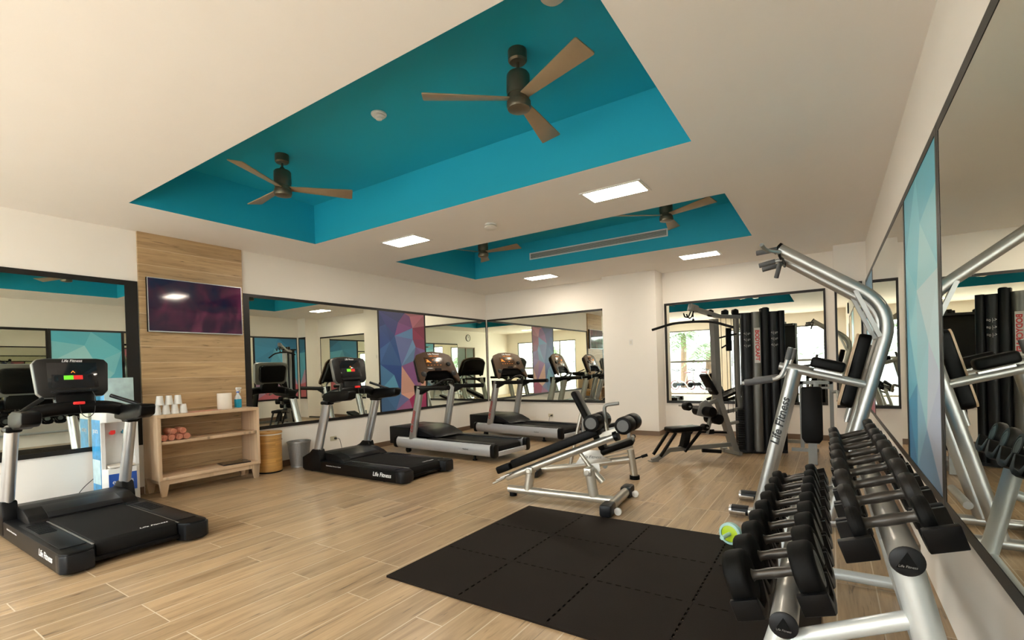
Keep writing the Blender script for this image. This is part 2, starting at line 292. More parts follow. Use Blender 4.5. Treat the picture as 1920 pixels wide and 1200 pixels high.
def mural(wall,a,wd,pts,cols,label,z0=ZB,z1=ZT,jt=.36,f=.022):
    T=facing(wall,.001)(a); o0=T.to_translation(); t=thing('wall_mural',label,'mural',o0); T=Matrix.Translation(-o0)@T
    mb=MB(T)
    mb.b2((0,z0,0),(f,z1,.016)); mb.b2((wd-f,z0,0),(wd,z1,.016)); mb.b2((f,z1-.045,0),(wd-f,z1,.016)); mb.b2((f,z0,0),(wd-f,z0+.05,.016)); obj('frame',mb,'frame',t)
    X0,X1,Y0,Y1=f,wd-f,z0+.05,z1-.045
    P=[V((X0+(X1-X0)*u,Y1-(Y1-Y0)*v)) for u,v in pts]
    vs,es,fs,_,_,_=delaunay_2d_cdt(P,[],[],0,1e-5)
    me=bpy.data.meshes.new('printed_panel'); VV=[]; FF=[]; CC=[]
    rnd=random.Random(5)
    for fc in fs:
        cx=sum(vs[i].x for i in fc)/3; cy=sum(vs[i].y for i in fc)/3; u=(cx-X0)/(X1-X0); v=(Y1-cy)/(Y1-Y0)
        c=min(cols,key=lambda q:(q[0]-u)**2+((q[1]-v)*1.6)**2)[2]; k=1-jt/2+jt*rnd.random()
        c=[min(1,x*k) for x in hexc(c)]; n=len(VV); VV+=[T@V((vs[i].x,vs[i].y,.012)) for i in fc]; FF.append((n,n+1,n+2)); CC+=[c]*3
    me.from_pydata(VV,[],FF); ca=me.color_attributes.new('print','FLOAT_COLOR','CORNER')
    for i,c in enumerate(CC): ca.data[i].color=(*c,1)
    me.materials.append(VC); o=bpy.data.objects.new('printed_panel',me); C.objects.link(o); o.parent=t
    obj('backing_board',MB(T).b2((f,z0+.05,0),(wd-f,z1-.045,.010)),'frame',t); return t
VC=vcol('mural_print')
edge=[(0,0),(1,0),(0,1),(1,1)]
pp=edge+[(.13,.13),(.40,.10),(.66,.03),(.72,.15),(1,.12),(0,.16),(.22,.30),(.32,.24),(.72,.27),(1,.27),(0,.38),(.78,.35),(.72,.50),(1,.38),(.28,.64),(0,.53),(1,.47),(0,.78),(.42,.84),(1,.62),(.82,.82),(.60,.90),(.66,1),(.30,1),(1,.78),(.55,0),(.45,.55),(1,.92)]
pc=[(.05,.05,'2d3f78'),(.15,.2,'34508f'),(.3,.07,'3b4386'),(.5,.14,'7d4a86'),(.55,.25,'5f87b6'),(.85,.08,'b06a7c'),(.85,.2,'8e3355'),(.92,.32,'93406b'),(.5,.35,'6a76ad'),(.15,.42,'3f69a6'),(.35,.45,'2f5796'),(.65,.42,'6f93bd'),(.3,.58,'2c4d8c'),(.9,.45,'7f6098'),(.1,.65,'4a7fac'),(.75,.58,'77507f'),(.6,.63,'8a5a90'),(.2,.78,'5b9bbb'),(.55,.76,'d9a694'),(.8,.72,'cf9c88'),(.15,.92,'4a77a8'),(.4,.93,'6d74a8'),(.85,.88,'b52f68'),(.93,.97,'a8336a'),(.5,.96,'a06390'),(.95,.62,'a5718f')]
bp=edge+[(.45,0),(1,.12),(.55,.17),(0,.24),(1,.36),(.40,.38),(.12,.52),(.72,.56),(1,.66),(.35,.70),(0,.78),(.62,.84),(.30,1),(1,.88)]
bc=[(.2,.05,'4fb9d6'),(.8,.06,'5cc0da'),(.3,.2,'6fcbe0'),(.85,.2,'86d2e2'),(.5,.28,'a6dfea'),(.1,.35,'84d0e2'),(.8,.35,'bfe4ec'),(.3,.5,'96d8e6'),(.7,.52,'cbe6ee'),(.1,.62,'66bcd8'),(.5,.66,'a4d8e6'),(.9,.66,'cdd8ea'),(.2,.8,'3f9cc8'),(.6,.8,'8cc2de'),(.9,.85,'c2cce4'),(.2,.95,'2a80b4'),(.6,.95,'78a8d2'),(.9,.97,'c4aece')]
mirror('L',-.6,3.0,'large framed mirror on left wall behind the nearest treadmill',.016,.04,.13,.06,.05)
mirror('L',3.66,2.46,'long framed mirror on left wall between television panel and purple mural',.016,.085,.012)
mural('L',6.12,1.24,pp,pc,'purple, blue and peach mural of faceted triangles panel on left wall')
mirror('L',7.36,D-7.36-.037,'framed mirror on left wall from purple mural to the far corner',.016,.012,.012)
mirror('B',L-.037,L-.037-3.875,'framed mirror on far wall, in the left corner behind the last treadmill',.016,.012,.004,joints=(2.72,))
mirror('B2',2.75,2.70,'wide framed mirror on far wall behind the multi gym',.016,.045,.03)
mirror('C',-.075,.36,'narrow framed mirror on the corner column at the far right',.016,.03,.02)
mirror('R',3.27,1.60,'tall framed mirror on right wall, nearest the camera, beside the dumbbell rack',.016,.04,.02,.055,.055)
mural('R',4.64,1.365,bp,bc,'pale blue mural of faceted triangles panel on right wall beside the dumbbell rack',jt=.08,f=.045)
mirror('R',7.84,3.20,'framed mirror on right wall behind the chin-up tower',.016,.03,.012)
mural('R',9.255,1.41,bp,[(.3,.1,'2f7fae'),(.7,.2,'3f93c0'),(.4,.4,'5aa6c8'),(.6,.6,'8aa9c9'),(.5,.8,'b58fae'),(.4,.95,'c96b7a')],'blue and pink mural at the far end of right wall')
# ================================================================= CEILING FIXTURES
def light(x,y,label):
    t=thing('ceiling_light',label,'ceiling light',(x,y,H)); a,b=.155,.295
    mb=MB()
    for lo,hi in(((-a-.03,-b-.03,-.008),(-a,b+.03,.0)),((a,-b-.03,-.008),(a+.03,b+.03,.0)),((-a,-b-.03,-.008),(a,-b,.0)),((-a,b,-.008),(a,b+.03,.0))): mb.b2(lo,hi)
    obj('frame',mb,'white',t); obj('diffuser',MB().b2((-a,-b,-.005),(a,b,-.001)),'lite',t); return t
g='recessed ceiling lights'
l0=light(4.815,1.83,'lit panel between the two teal recesses, the larger one at right'); l0['group']=g
for x,y,s in((4.80,4.86,'lit ceiling panel between the two teal recesses, left one'),(8.43,4.81,'lit ceiling panel beyond the far recess, above the corner treadmills'),(8.55,1.80,'lit ceiling panel beyond the far recess, above the multi gym'),(-.9,1.83,'added fill light panel near the window wall, camera side'),(-.9,4.83,'added fill light panel near the window wall, left side')): dup(l0,(x,y,H),0,s,g)  # the two panels by the window wall are added to brighten the room
def fan(x,y,az,label):
    t=thing('ceiling_fan',label,'ceiling fan',(x,y,TA),az)
    obj('canopy',MB().lathe([(0,0),(.068,0),(.07,-.01),(.07,-.075),(.058,-.088),(.03,-.09),(0,-.09)]),'bronze',t)
    obj('downrod',MB().cyl((0,0,-.085),(0,0,-.15),.012),'bronze',t)
    obj('motor_housing',MB().lathe([(0,-.13),(.022,-.135),(.03,-.155),(.075,-.17),(.085,-.185),(.088,-.30),(.084,-.31),(.084,-.33),(0,-.33)],seg=32),'bronze',t)
    obj('hub',MB().lathe([(0,-.325),(.078,-.33),(.08,-.372),(.088,-.378),(.09,-.41),(.082,-.43),(.05,-.438),(0,-.44)],seg=32),'bronze',t)
    for k in range(3):
        T=Matrix.Rotation(2*PI*k/3,4,'Z')@Matrix.Translation((0,0,-.352))@Matrix.Rotation(R(-14),4,'X')
        obj('blade',MB(T).prism([(.05,-.035),(.69,-.088),(.70,-.08),(.70,.075),(.69,.083),(.05,.035)],-.005,.005,bev=.002),'blade',t)
    return t
g='three-blade bronze ceiling fans'
f0=fan(3.03,1.87,R(9),'bronze ceiling fan in the near teal recess, right one'); f0['group']=g
for x,y,a,s in((2.97,4.80,84,'bronze ceiling fan in the near teal recess, left one'),(6.56,1.79,7,'bronze ceiling fan in the far recess above the right end of the vent'),(6.61,4.88,34,'bronze ceiling fan in the far recess left of the vent')): dup(f0,(x,y,TA),R(a),s,g)
t=thing('air_vent','long white linear air vent on the side of the far teal recess','vent',(C1-.001,3.36,3.455))
hl=1.27; obj('frame',MB().b2((-.012,-hl,-.062),(0,hl,-.045)).b2((-.012,-hl,.045),(0,hl,.062)).b2((-.012,-hl,-.045),(0,-hl+.02,.045)).b2((-.012,hl-.02,-.045),(0,hl,.045)),'white',t)
obj('backing',MB().b2((-.003,-hl+.02,-.045),(0,hl-.02,.045)),'grey',t)
mb=MB()
for k in range(5): mb.b2((-.011,-hl+.02,-.036+k*.018),(-.004,hl-.02,-.033+k*.018))
obj('grille',mb,'offwhite',t)
def detector(x,y,z,label,kind):
    t=thing('smoke_detector',label,'smoke detector',(x,y,z))
    obj('mount',MB().lathe([(0,0),(.068,0),(.07,-.008),(.066,-.016),(0,-.016)]),'white',t)
    if kind: obj('sensor_head',MB().lathe([(0,-.016),(.05,-.017),(.052,-.03),(.03,-.036),(.028,-.052),(.012,-.06),(0,-.06)]),'white',t)
    else: obj('sensor_head',MB().lathe([(0,-.018),(.05,-.02),(.055,-.028),(.075,-.034),(.078,-.048),(.06,-.064),(0,-.07)]),'offwhite',t)
    return t
detector(3.02,3.35,TA,'white smoke detector in the near teal recess between the fans',1)
detector(4.90,3.49,H,'white detector on the ceiling strip between the two recesses',0)
detector(2.67,1.38,TA,'white round detector at the top edge of the near recess',0)
# ================================================================= LEFT WALL THINGS
t=thing('television','flat black television hung on the wood cladding','television',(3.04,L-.03,2.31))
obj('casing',MB().b2((-.565,-.05,-.335),(.565,-.005,.335),.006),'black',t); obj('bezel',MB().b2((-.565,-.056,-.335),(.565,-.0505,-.322)).b2((-.565,-.056,-.322),(-.557,-.0505,.335)).b2((.557,-.056,-.322),(.565,-.0505,.335)).b2((-.557,-.056,.327),(.557,-.0505,.335)),'alu',t)
scr=bpy.data.materials.new('television_picture'); scr.use_nodes=True; n=scr.node_tree.nodes; l=scr.node_tree.links; b=n['Principled BSDF']
tc=n.new('ShaderNodeTexCoord'); nz=n.new('ShaderNodeTexNoise'); nz.inputs['Scale'].default_value=2.6; nz.inputs['Detail'].default_value=2; nz.inputs['Distortion'].default_value=1.2; l.new(tc.outputs['Object'],nz.inputs[0])
rp=n.new('ShaderNodeValToRGB'); e=rp.color_ramp.elements; e[0].position=.35; e[0].color=(.004,.008,.03,1); e[1].position=.68; e[1].color=(.12,.02,.05,1); x=e.new(.5); x.color=(.03,.008,.025,1); l.new(nz.outputs[0],rp.inputs[0])
l.new(rp.outputs[0],b.inputs['Emission Color']); b.inputs['Emission Strength'].default_value=.35; b.inputs['Base Color'].default_value=(.005,.005,.007,1); b.inputs['Roughness'].default_value=.06
obj('screen',MB().b2((-.556,-.0545,-.321),(.556,-.0505,.326)),scr,t)
t=thing('shelf_cabinet','pale wooden open cabinet with two shelves under the television','cabinet',(3.005,6.78,0)); hw=.60; dy=.21
obj('top',MB().b2((-hw,-dy,.925),(hw,dy-.0,.965),.003),'birch',t)
for s in(-1,1): obj('side_panel',MB().b2((s*hw,-dy,.19),(s*(hw-.035),dy,.9245),.002),'birch',t)
obj('shelf',MB().b2((-hw+.036,-dy+.01,.612),(hw-.036,dy,.647),.002),'birch',t); obj('bottom',MB().b2((-hw+.036,-dy,.19),(hw-.036,dy,.23),.002),'birch',t)
obj('apron',MB().b2((-hw+.1,-dy+.02,.135),(hw-.1,-dy+.045,.189)).b2((-hw+.04,-dy+.06,.135),(-hw+.065,dy-.04,.189)).b2((hw-.065,-dy+.06,.135),(hw-.04,dy-.04,.189)),'birch',t)
for sx in(-1,1):
    for sy in(-1,1):
        q=[(-.05,.19),(.06,.19),(.02,0),(-.03,0)]; q=[(-sx*0+(x if sx<0 else -x),z) for x,z in q]
        y0=(-dy+.05) if sy<0 else (dy-.005)
        obj('leg',MB().prism([(sx*(hw-.055)+x,z) for x,z in q],0,.04,XZ(y0)),'birch',t)
def cup(x,y,z,label):
    o=obj('paper_cup',MB().lathe([(.026,.1),(.0365,.0),(.0385,.002),(.0385,.006),(.0365,.007),(.0265,.1015),(0,.1015)],seg=20),'cup'); o.location=(x,y,z); return tag(o,label,'cup','upturned white cups on the cabinet')
zt=.966; cl='white upturned cup in the stack on the cabinet, '
c0=cup(2.445,6.68,zt,cl+'bottom row, nearest the left end'); c0.scale=(1.18,1.18,1.1)
for x,z,s in((2.538,zt,'bottom row, second from left'),(2.631,zt,'bottom row, third from left'),(2.724,zt,'bottom row, rightmost'),(2.475,zt+.112,'top row, left one'),(2.572,zt+.112,'top row, middle one'),(2.668,zt+.112,'top row, right one')): dup(c0,(x,6.68,z),0,cl+s)
t=thing('paper_roll','cream paper towel roll standing on the cabinet top','paper roll',(3.25,6.76,zt)); obj('roll',MB().lathe([(.02,0),(.083,0),(.086,.004),(.086,.206),(.083,.21),(.02,.21)],seg=32),'paper',t); obj('core',MB().cyl((0,0,.004),(0,0,.205),.02),'offwhite',t)
t=thing('spray_bottle','clear spray bottle of blue cleaner beside the paper roll','spray bottle',(3.445,6.80,zt),.3)
obj('bottle',MB().lathe([(0,0),(.045,0),(.05,.006),(.05,.12),(.042,.15),(.02,.185),(.014,.2),(.014,.215),(0,.215)],T=Matrix.Diagonal((1,.72,1,1))),['clear'],t)
obj('blue_cleaner',MB().lathe([(0,.001),(.046,.001),(.0512,.008),(.0512,.118),(0,.119)],T=Matrix.Diagonal((1,.73,1,1))),'bluel',t)
obj('trigger',MB().cyl((0,0,.212),(0,0,.24),.017).box((.01,0,.262),(.075,.024,.035),.008).tube([(.028,0,.25),(.045,0,.23),(.04,0,.20)],.005).cyl((.045,0,.265),(.06,0,.265),.009),'white',t); obj('collar',MB().cyl((0,0,.205),(0,0,.222),.019),'navy',t)
o=obj('leaflet',MB().box((0,0,0),(.36,.20,.004),rot=(0,0,.15)),'pink'); o.location=(2.95,6.70,zt+.0025); tag(o,'thin pink leaflet lying flat on the cabinet top','leaflet')
def towel():
    t=thing('rolled_towel','x','towel',(0,0,0)); b=[]
    n=44; prof=[]
    for k in range(n+1): a=k/n*5.2*PI; r=.008+.030*k/n; prof.append((r*math.cos(a),r*math.sin(a)))
    outl=[]; 
    for k,(x,y) in enumerate(prof): outl.append((x,y))
    for k in range(n,-1,-1):
        a=k/n*5.2*PI; r=.008+.030*k/n-.0042; outl.append((r*math.cos(a),r*math.sin(a)))
    obj('cloth_spiral',MB(FR((0,0,.0385),(1,0,0),(0,0,1))).prism(outl,-.10,.10),'towel',t)
    obj('cloth_body',MB(FR((0,0,.0385),(1,0,0),(0,0,1))).lathe([(0,-.09),(.032,-.09),(.0365,-.08),(.0365,.08),(.032,.09),(0,.09)],seg=24),'towel',t); return t
sz=.648; g='rolled coral towels on the cabinet shelf'; t0=towel(); t0.location=(2.486,6.70,sz); t0['group']=g; tl='coral rolled towel on the middle shelf, '
t0['label']=tl+'bottom row, leftmost'
for x,z,s in((2.565,sz,'bottom row, second from left'),(2.645,sz,'bottom row, third from left'),(2.726,sz,'bottom row, rightmost'),(2.575,sz+.072,'top row, left one'),(2.685,sz+.072,'top row, right one')): dup(t0,(x,6.69,z),(0,random.uniform(-1,1)*0,random.uniform(-.05,.05)),tl+s,g)
o=obj('tablet',MB().prism(rrect(.34,.24,.015),0,.012),'screen'); o.location=(3.33,6.72,.232); o.rotation_euler=(0,0,-.12); tag(o,'flat black tablet lying on the lowest shelf at its right end','tablet')
t=thing('laundry_basket','round bamboo laundry basket with lid between cabinet and bin','basket',(3.87,6.82,0))
obj('body',MB().lathe([(0,.02),(.168,.02),(.17,.03),(.172,.54),(.165,.545),(0,.545)],seg=40),'bamboo',t); obj('liner',MB().lathe([(.166,.54),(.177,.54),(.177,.555),(.166,.555)],seg=40),'offwhite',t)
obj('lid',MB().lathe([(0,.556),(.178,.556),(.182,.562),(.182,.574),(.176,.58),(0,.582)],seg=40).cyl((0,0,.58),(0,0,.592),.02),'bamboo',t); obj('foot_ring',MB().lathe([(.15,0),(.171,0),(.171,.02),(.15,.02)],seg=40),'black',t)
obj('strap_loop',MB().tube([(.172,-.02,.47),(.19,-.02,.45),(.172,-.02,.43)],.006),'btext',t)
t=thing('waste_bin','grey wire mesh waste bin beside the bamboo basket','waste bin',(4.33,6.80,0)); 
bm_=bpy.data.materials.new('wire_mesh_weave'); bm_.use_nodes=True; n=bm_.node_tree.nodes; l=bm_.node_tree.links; b=n['Principled BSDF']; b.inputs['Base Color'].default_value=(.33,.32,.31,1); b.inputs['Metallic'].default_value=.5; b.inputs['Roughness'].default_value=.45
ck=n.new('ShaderNodeTexBrick'); tc=n.new('ShaderNodeTexCoord'); sp=n.new('ShaderNodeSeparateXYZ'); at=n.new('ShaderNodeMath'); at.operation='ARCTAN2'; l.new(tc.outputs['Object'],sp.inputs[0]); l.new(sp.outputs[1],at.inputs[0]); l.new(sp.outputs[0],at.inputs[1])
cb=n.new('ShaderNodeCombineXYZ'); l.new(at.outputs[0],cb.inputs[0]); zz=n.new('ShaderNodeMath'); zz.operation='MULTIPLY'; zz.inputs[1].default_value=7; l.new(sp.outputs[2],zz.inputs[0]); l.new(zz.outputs[0],cb.inputs[1]); l.new(cb.outputs[0],ck.inputs[0])
ck.inputs['Scale'].default_value=1; ck.inputs['Brick Width'].default_value=.07; ck.inputs['Row Height'].default_value=.07; ck.inputs['Mortar Size'].default_value=.014; ck.inputs['Mortar Smooth'].default_value=0; ck.offset=0
mr=n.new('ShaderNodeMapRange'); mr.inputs[3].default_value=.35; mr.inputs[4].default_value=1; l.new(ck.outputs['Fac'],mr.inputs[0]); l.new(mr.outputs[0],b.inputs['Alpha'])
obj('mesh_body',MB().lathe([(0,.012),(.125,.012),(.165,.365),(.162,.365),(.122,.015),(0,.015)],seg=40),bm_,t); obj('rim',MB().lathe([(.158,.362),(.170,.362),(.172,.372),(.170,.382),(.158,.382)],seg=40),'mesh',t); obj('base_ring',MB().lathe([(.10,0),(.127,0),(.127,.013),(.10,.013)],seg=40),'mesh',t)
t=thing('water_dispenser','white water dispenser with blue printed side behind the nearest treadmill','water dispenser',(2.075,6.78,0))
mb=MB().prism([(-.17,-.12),(-.13,-.165),(.13,-.165),(.17,-.12),(.17,.16),(-.17,.16)],.0,.42,bev=.004); mb.b2((-.17,.02,.42),(.17,.16,.93),.004); mb.b2((-.17,-.12,.42),(-.135,.02,.93)); mb.b2((.135,-.12,.42),(.17,.02,.93))
mb.prism([(-.17,-.12),(-.13,-.165),(.13,-.165),(.17,-.12),(.17,.16),(-.17,.16)],.93,1.04,bev=.006); obj('cabinet_body',mb,'white',t)
obj('drip_tray',MB().b2((-.12,-.175,.425),(.12,.015,.45),.008),'offwhite',t)
obj('hot_tap',MB().box((-.05,-.03,.80),(.03,.07,.03),.006).box((-.05,-.07,.815),(.045,.02,.04),.006),'red',t); obj('cold_tap',MB().box((.06,-.03,.80),(.03,.07,.03),.006).box((.06,-.07,.815),(.045,.02,.04),.006),'bluel',t)
obj('side_print',MB().b2((-.1735,-.10,.05),(-.1705,.15,.96)),'skyb',t); obj('side_ice_print',MB().b2((-.1745,-.09,.25),(-.1736,.14,.52)),'icew',t)
obj('front_label',MB().b2((-.128,-.1685,.16),(.128,-.1655,.36)),'navy',t)
txt('front_lettering','e-pura',.075,'text',t,FR((0,-.1695,.27),(1,0,0),(0,0,1))); txt('side_lettering','pura',.085,'text',t,FR((-.1752,.03,.84),(0,-1,0),(0,0,1)))
obj('bottle',MB().lathe([(0,1.0),(.03,1.0),(.03,1.05),(.10,1.09),(.128,1.13),(.132,1.16),(.127,1.2),(.132,1.24),(.127,1.28),(.132,1.32),(.132,1.38),(.11,1.405),(0,1.41)],seg=32),'skyb',t)
obj('bottle_cover',MB().b2((-.135,-.14,1.12),(.135,-.1335,1.42),.003),'icew',t)
def cable(label,pts,r=.004): o=obj('power_cable',MB().tube(pts,r,seg=8,fil=.12),'btext'); return tag(o,label,'cable')
def outlet(T,label):
    o0=T.to_translation(); t=thing('wall_outlet',label,'outlet',o0); T=Matrix.Translation(-o0)@T
    obj('cover_plate',MB(T).prism(rrect(.12,.075,.008),0.001,.008),'brass',t); obj('plug',MB(T).cyl((.028,0,.008),(.028,0,.04),.018),'btext',t)
outlet(FR((5.09,L,.30),(1,0,0),(0,0,1)),'outlet with black plug low on left wall behind second treadmill')
outlet(FR((D,5.28,.30),(0,-1,0),(0,0,1)),'outlet with black plug low on far wall behind corner treadmill')
cable('black power cable hanging from left wall outlet to second treadmill',[(5.118,L-.042,.30),(5.14,L-.10,.30),(5.14,L-.16,.12),(5.0,6.60,.012),(4.9,6.50,.012)])
cable('black power cable hanging from far wall outlet to corner treadmill',[(D-.042,5.252,.30),(D-.10,5.252,.30),(D-.13,5.28,.10),(D-.2,5.5,.01),(9.1,5.9,.01)])
cable('black cable running along the floor from nearest treadmill to dispenser',[(1.55,6.68,.010),(1.62,6.85,.010),(1.72,6.955,.05),(1.80,6.95,.20),(1.93,6.975,.30)])
for nm,T,lb in(('wall_switch',FR((DC,3.29,1.83),(0,-1,0),(0,0,1)),'small white wall switch on the front of the column'),('light_switch',FR((9.50,2.78,1.62),(-1,0,0),(0,0,1)),'white light switch on the side of the column')):
    o0=T.to_translation(); t=thing(nm,lb,'switch',o0); T=Matrix.Translation(-o0)@T
    obj('cover_plate',MB(T).prism(rrect(.07,.115,.006),.001,.008),'white',t); obj('rocker',MB(T).b2((-.018,-.035,.008),(.018,.035,.012)),'offwhite',t)
t=thing('wall_clock','round black-rimmed clock above the glass door, seen in mirrors','clock',(.87,RW,2.88))
T=FR((0,0,0),(-1,0,0),(0,0,1)); obj('rim',MB(T).lathe([(.0,.001),(.165,.001),(.165,.03),(.15,.035),(.145,.02),(0,.02)],seg=40),'black',t); obj('face',MB(T).cyl((0,0,.02),(0,0,.022),.145,seg=40),'clockf',t)
obj('hand',MB(T).box((.03,.03,.025),(.012,.10,.003),rot=(0,0,-.8)),'btext',t); obj('hand',MB(T).box((-.02,.05,.029),(.008,.12,.003),rot=(0,0,.4)),'btext',t)
# ================================================================= TREADMILLS
def logo(name,parent,T,size,m='text'): return txt(name,'Life Fitness',size,m,parent,T,shear=.25,ext=.0005,sx=1.0,bold=size*.012)
def treadmill_black(label,loc,rz,wide=1):
    t=thing('treadmill',label,'treadmill',(*loc,0),rz,'black-based treadmills')
    for s in(-1,1):
        # side rail: rounded rear corner, drawn from above
        pl=[(s*.275,.05),(s*.275,1.98),(s*.49,1.98),(s*.49,.04),(s*.48,.0),(s*.455,-.03),(s*.34,-.03),(s*.30,.0)]
        obj('side_rail',MB().prism(pl,.014,.165,bev=.012),'black',t)
        mb=MB().b2((s*.30,.14,.166),(s*.455,1.25,.172),.003); 
        for k in range(9): mb.b2((s*.325,.75+k*.045,.172),(s*.435,.765+k*.045,.176))
        obj('foot_rail',mb,'blk2',t)
        obj('rail_seam',MB().b2((s*.277,.06,.166),(s*.292,1.25,.171),.002),'grey',t)
        obj('rear_corner_cap',MB().prism([(s*.30,-.034),(s*.36,-.036),(s*.460,-.035),(s*.494,.0),(s*.494,.09),(s*.30,.09)],.020,.152,bev=.01),'blk2',t)
        # upright with socket
        obj('socket',MB().prism([(1.58,.03),(2.0,.03),(2.0,.20),(1.82,.28),(1.76,.33),(1.62,.33),(1.58,.20)],.0,.11,YZ(s*.44-.055),bev=.015),'black',t)
        obj('upright',MB().tube([(s*.44,1.70,.30),(s*.435,1.46,1.0)],.048,seg=20,rx=.075,up=(0,0,1)),'alu',t)
        obj('upright_collar',MB().box((s*.435,1.465,.985),(.115,.17,.05),.02),'black',t)
        # armrest
        obj('armrest',MB().prism([(1.56,1.0),(1.55,1.11),(1.38,1.15),(.98,1.155),(.945,1.14),(.965,1.05),(1.05,1.02),(1.25,1.005),(1.34,.985)],-.062,.068,FR((s*.46,0,0),(-.05*s,1,0),(0,0,1)) ,bev=.018),'black',t)
        obj('grip_bar',MB().tube([(s*.43,1.16,1.14),(s*.40,1.22,1.16),(s*.25,1.38,1.245)],.018,seg=12,fil=.05),'blk2',t)
        obj('leveling_foot',MB().cyl((s*.42,.35,0),(s*.42,.35,.03),.03).cyl((s*.42,1.85,0),(s*.42,1.85,.03),.03),'rubber',t)
    obj('running_belt',MB().prism([(.045,.12),(.06,.168),(.09,.182),(1.35,.182),(1.35,.05),(.07,.05),(.045,.075)],-.272,.272,YZ(),bev=.008),'belt',t)
    obj('rear_bar',MB().b2((-.29,.03,.04),(.29,.08,.075),.01),'black',t)
    obj('motor_cover',MB().prism([(1.20,.185),(1.27,.225),(1.42,.268),(1.60,.275),(1.80,.262),(1.96,.20),(1.97,.04),(1.20,.04)],-.40,.40,YZ(),bev=.02),'black',t)
    obj('cover_recess',MB().prism([(1.215,.19),(1.275,.222),(1.45,.266),(1.45,.275),(1.27,.236),(1.205,.20)],-.27,.27,YZ(),bev=.003),'blk2',t)
    P=[(-.40,1.46,1.08),(-.25,1.42,1.135),(0,1.39,1.15),(.25,1.42,1.135),(.40,1.46,1.08)]
    obj('crossbar',MB().tube(P,.050,seg=16,rx=.062,fil=.12),'black',t)
    obj('stop_button',MB().box((0,1.347,1.19),(.085,.03,.028),.008),'red',t)
    obj('tether_cord',MB().tube([(.0,1.338,1.18),(.01,1.33,1.08),(.06,1.33,1.04),(.11,1.33,1.09),(.14,1.40,1.25),(.12,1.48,1.33)],.0035,seg=6,fil=.05),'btext',t)
    obj('neck',MB().box((0,1.47,1.19),(.30,.09,.20),.03,rot=(R(-20),0,0)),'black',t)
    for s in(-1,1): obj('cup_holder',MB().cyl((s*.33,1.46,1.06),(s*.33,1.46,1.155),.045,bev=.008),'blk2',t)
    T=FR((0,1.51,1.43),(1,0,0),(0,.17,1)); w2,h2=.56*wide,.375
    sh=[(-w2/2+.02,-h2/2+.05),(-w2/2+.06,-h2/2+.005),(w2/2-.06,-h2/2+.005),(w2/2-.02,-h2/2+.05),(w2/2,h2/2-.05),(w2/2-.03,h2/2-.01),(w2/2-.09,h2/2),(-w2/2+.09,h2/2),(-w2/2+.03,h2/2-.01),(-w2/2,h2/2-.05)]
    c=obj('console',MB(T).prism(sh,-.045,.02,bev=.012),'panelg',t)
    obj('console_rim',MB(T).prism([(x*1.012,y*1.018) for x,y in sh],-.055,.004,bev=.008),'grey',t)
    obj('console_back',MB(T).prism([(x*.8,y*.8) for x,y in sh],-.12,-.04,bev=.03),'black',t)
    obj('screen',MB(T).b2((-.185,-.10,.0205),(.185,.145,.023),.001),'screen',c); obj('key_panel',MB(T).b2((-.155,-.095,.0232),(.155,.03,.025),.001),'blk2',c)
    obj('start_button',MB(T).b2((-.07,-.02,.0255),(.0,.02,.0275)),'green',c); obj('stop_key',MB(T).b2((.001,-.02,.0255),(.07,.02,.0275)),'red',c)
    for s in(-1,1): obj('arrow_key',MB(T).prism(rrect(.03,.06,.014,cx=s*.125,cy=-.01),.0255,.027),'screen',c)
    obj('tablet_ledge',MB(T).b2((-.17,-.145,.02),(.17,-.125,.05),.006),'blk2',c)
    logo('console_lettering',c,T@Matrix.Translation((0,.163,.0212)),.034)
    txt('console_emblem','^',.05,'amber',c,T@Matrix.Translation((.0,.045,.0255)),sx=1.6)
    logo('rail_lettering',t,FR((-.4907,.34,.095),(0,-1,0),(0,0,1)),.075)
    logo('belt_lettering',t,FR((.13,.13,.1824),(1,0,0),(0,1,0)),.045)
    txt('rail_caption','FlexDeck Shock Absorption System',.022,'text',t,FR((-.4902,1.30,.12),(0,-1,0),(0,0,1)))
    return t
tb=treadmill_black('nearest black treadmill with lit console at the left edge, in front of water dispenser',(1.548,4.60),0)
tb2=treadmill_black('black treadmill in front of the waste bin, second from the left',(4.635,4.42),R(.3),1.04)
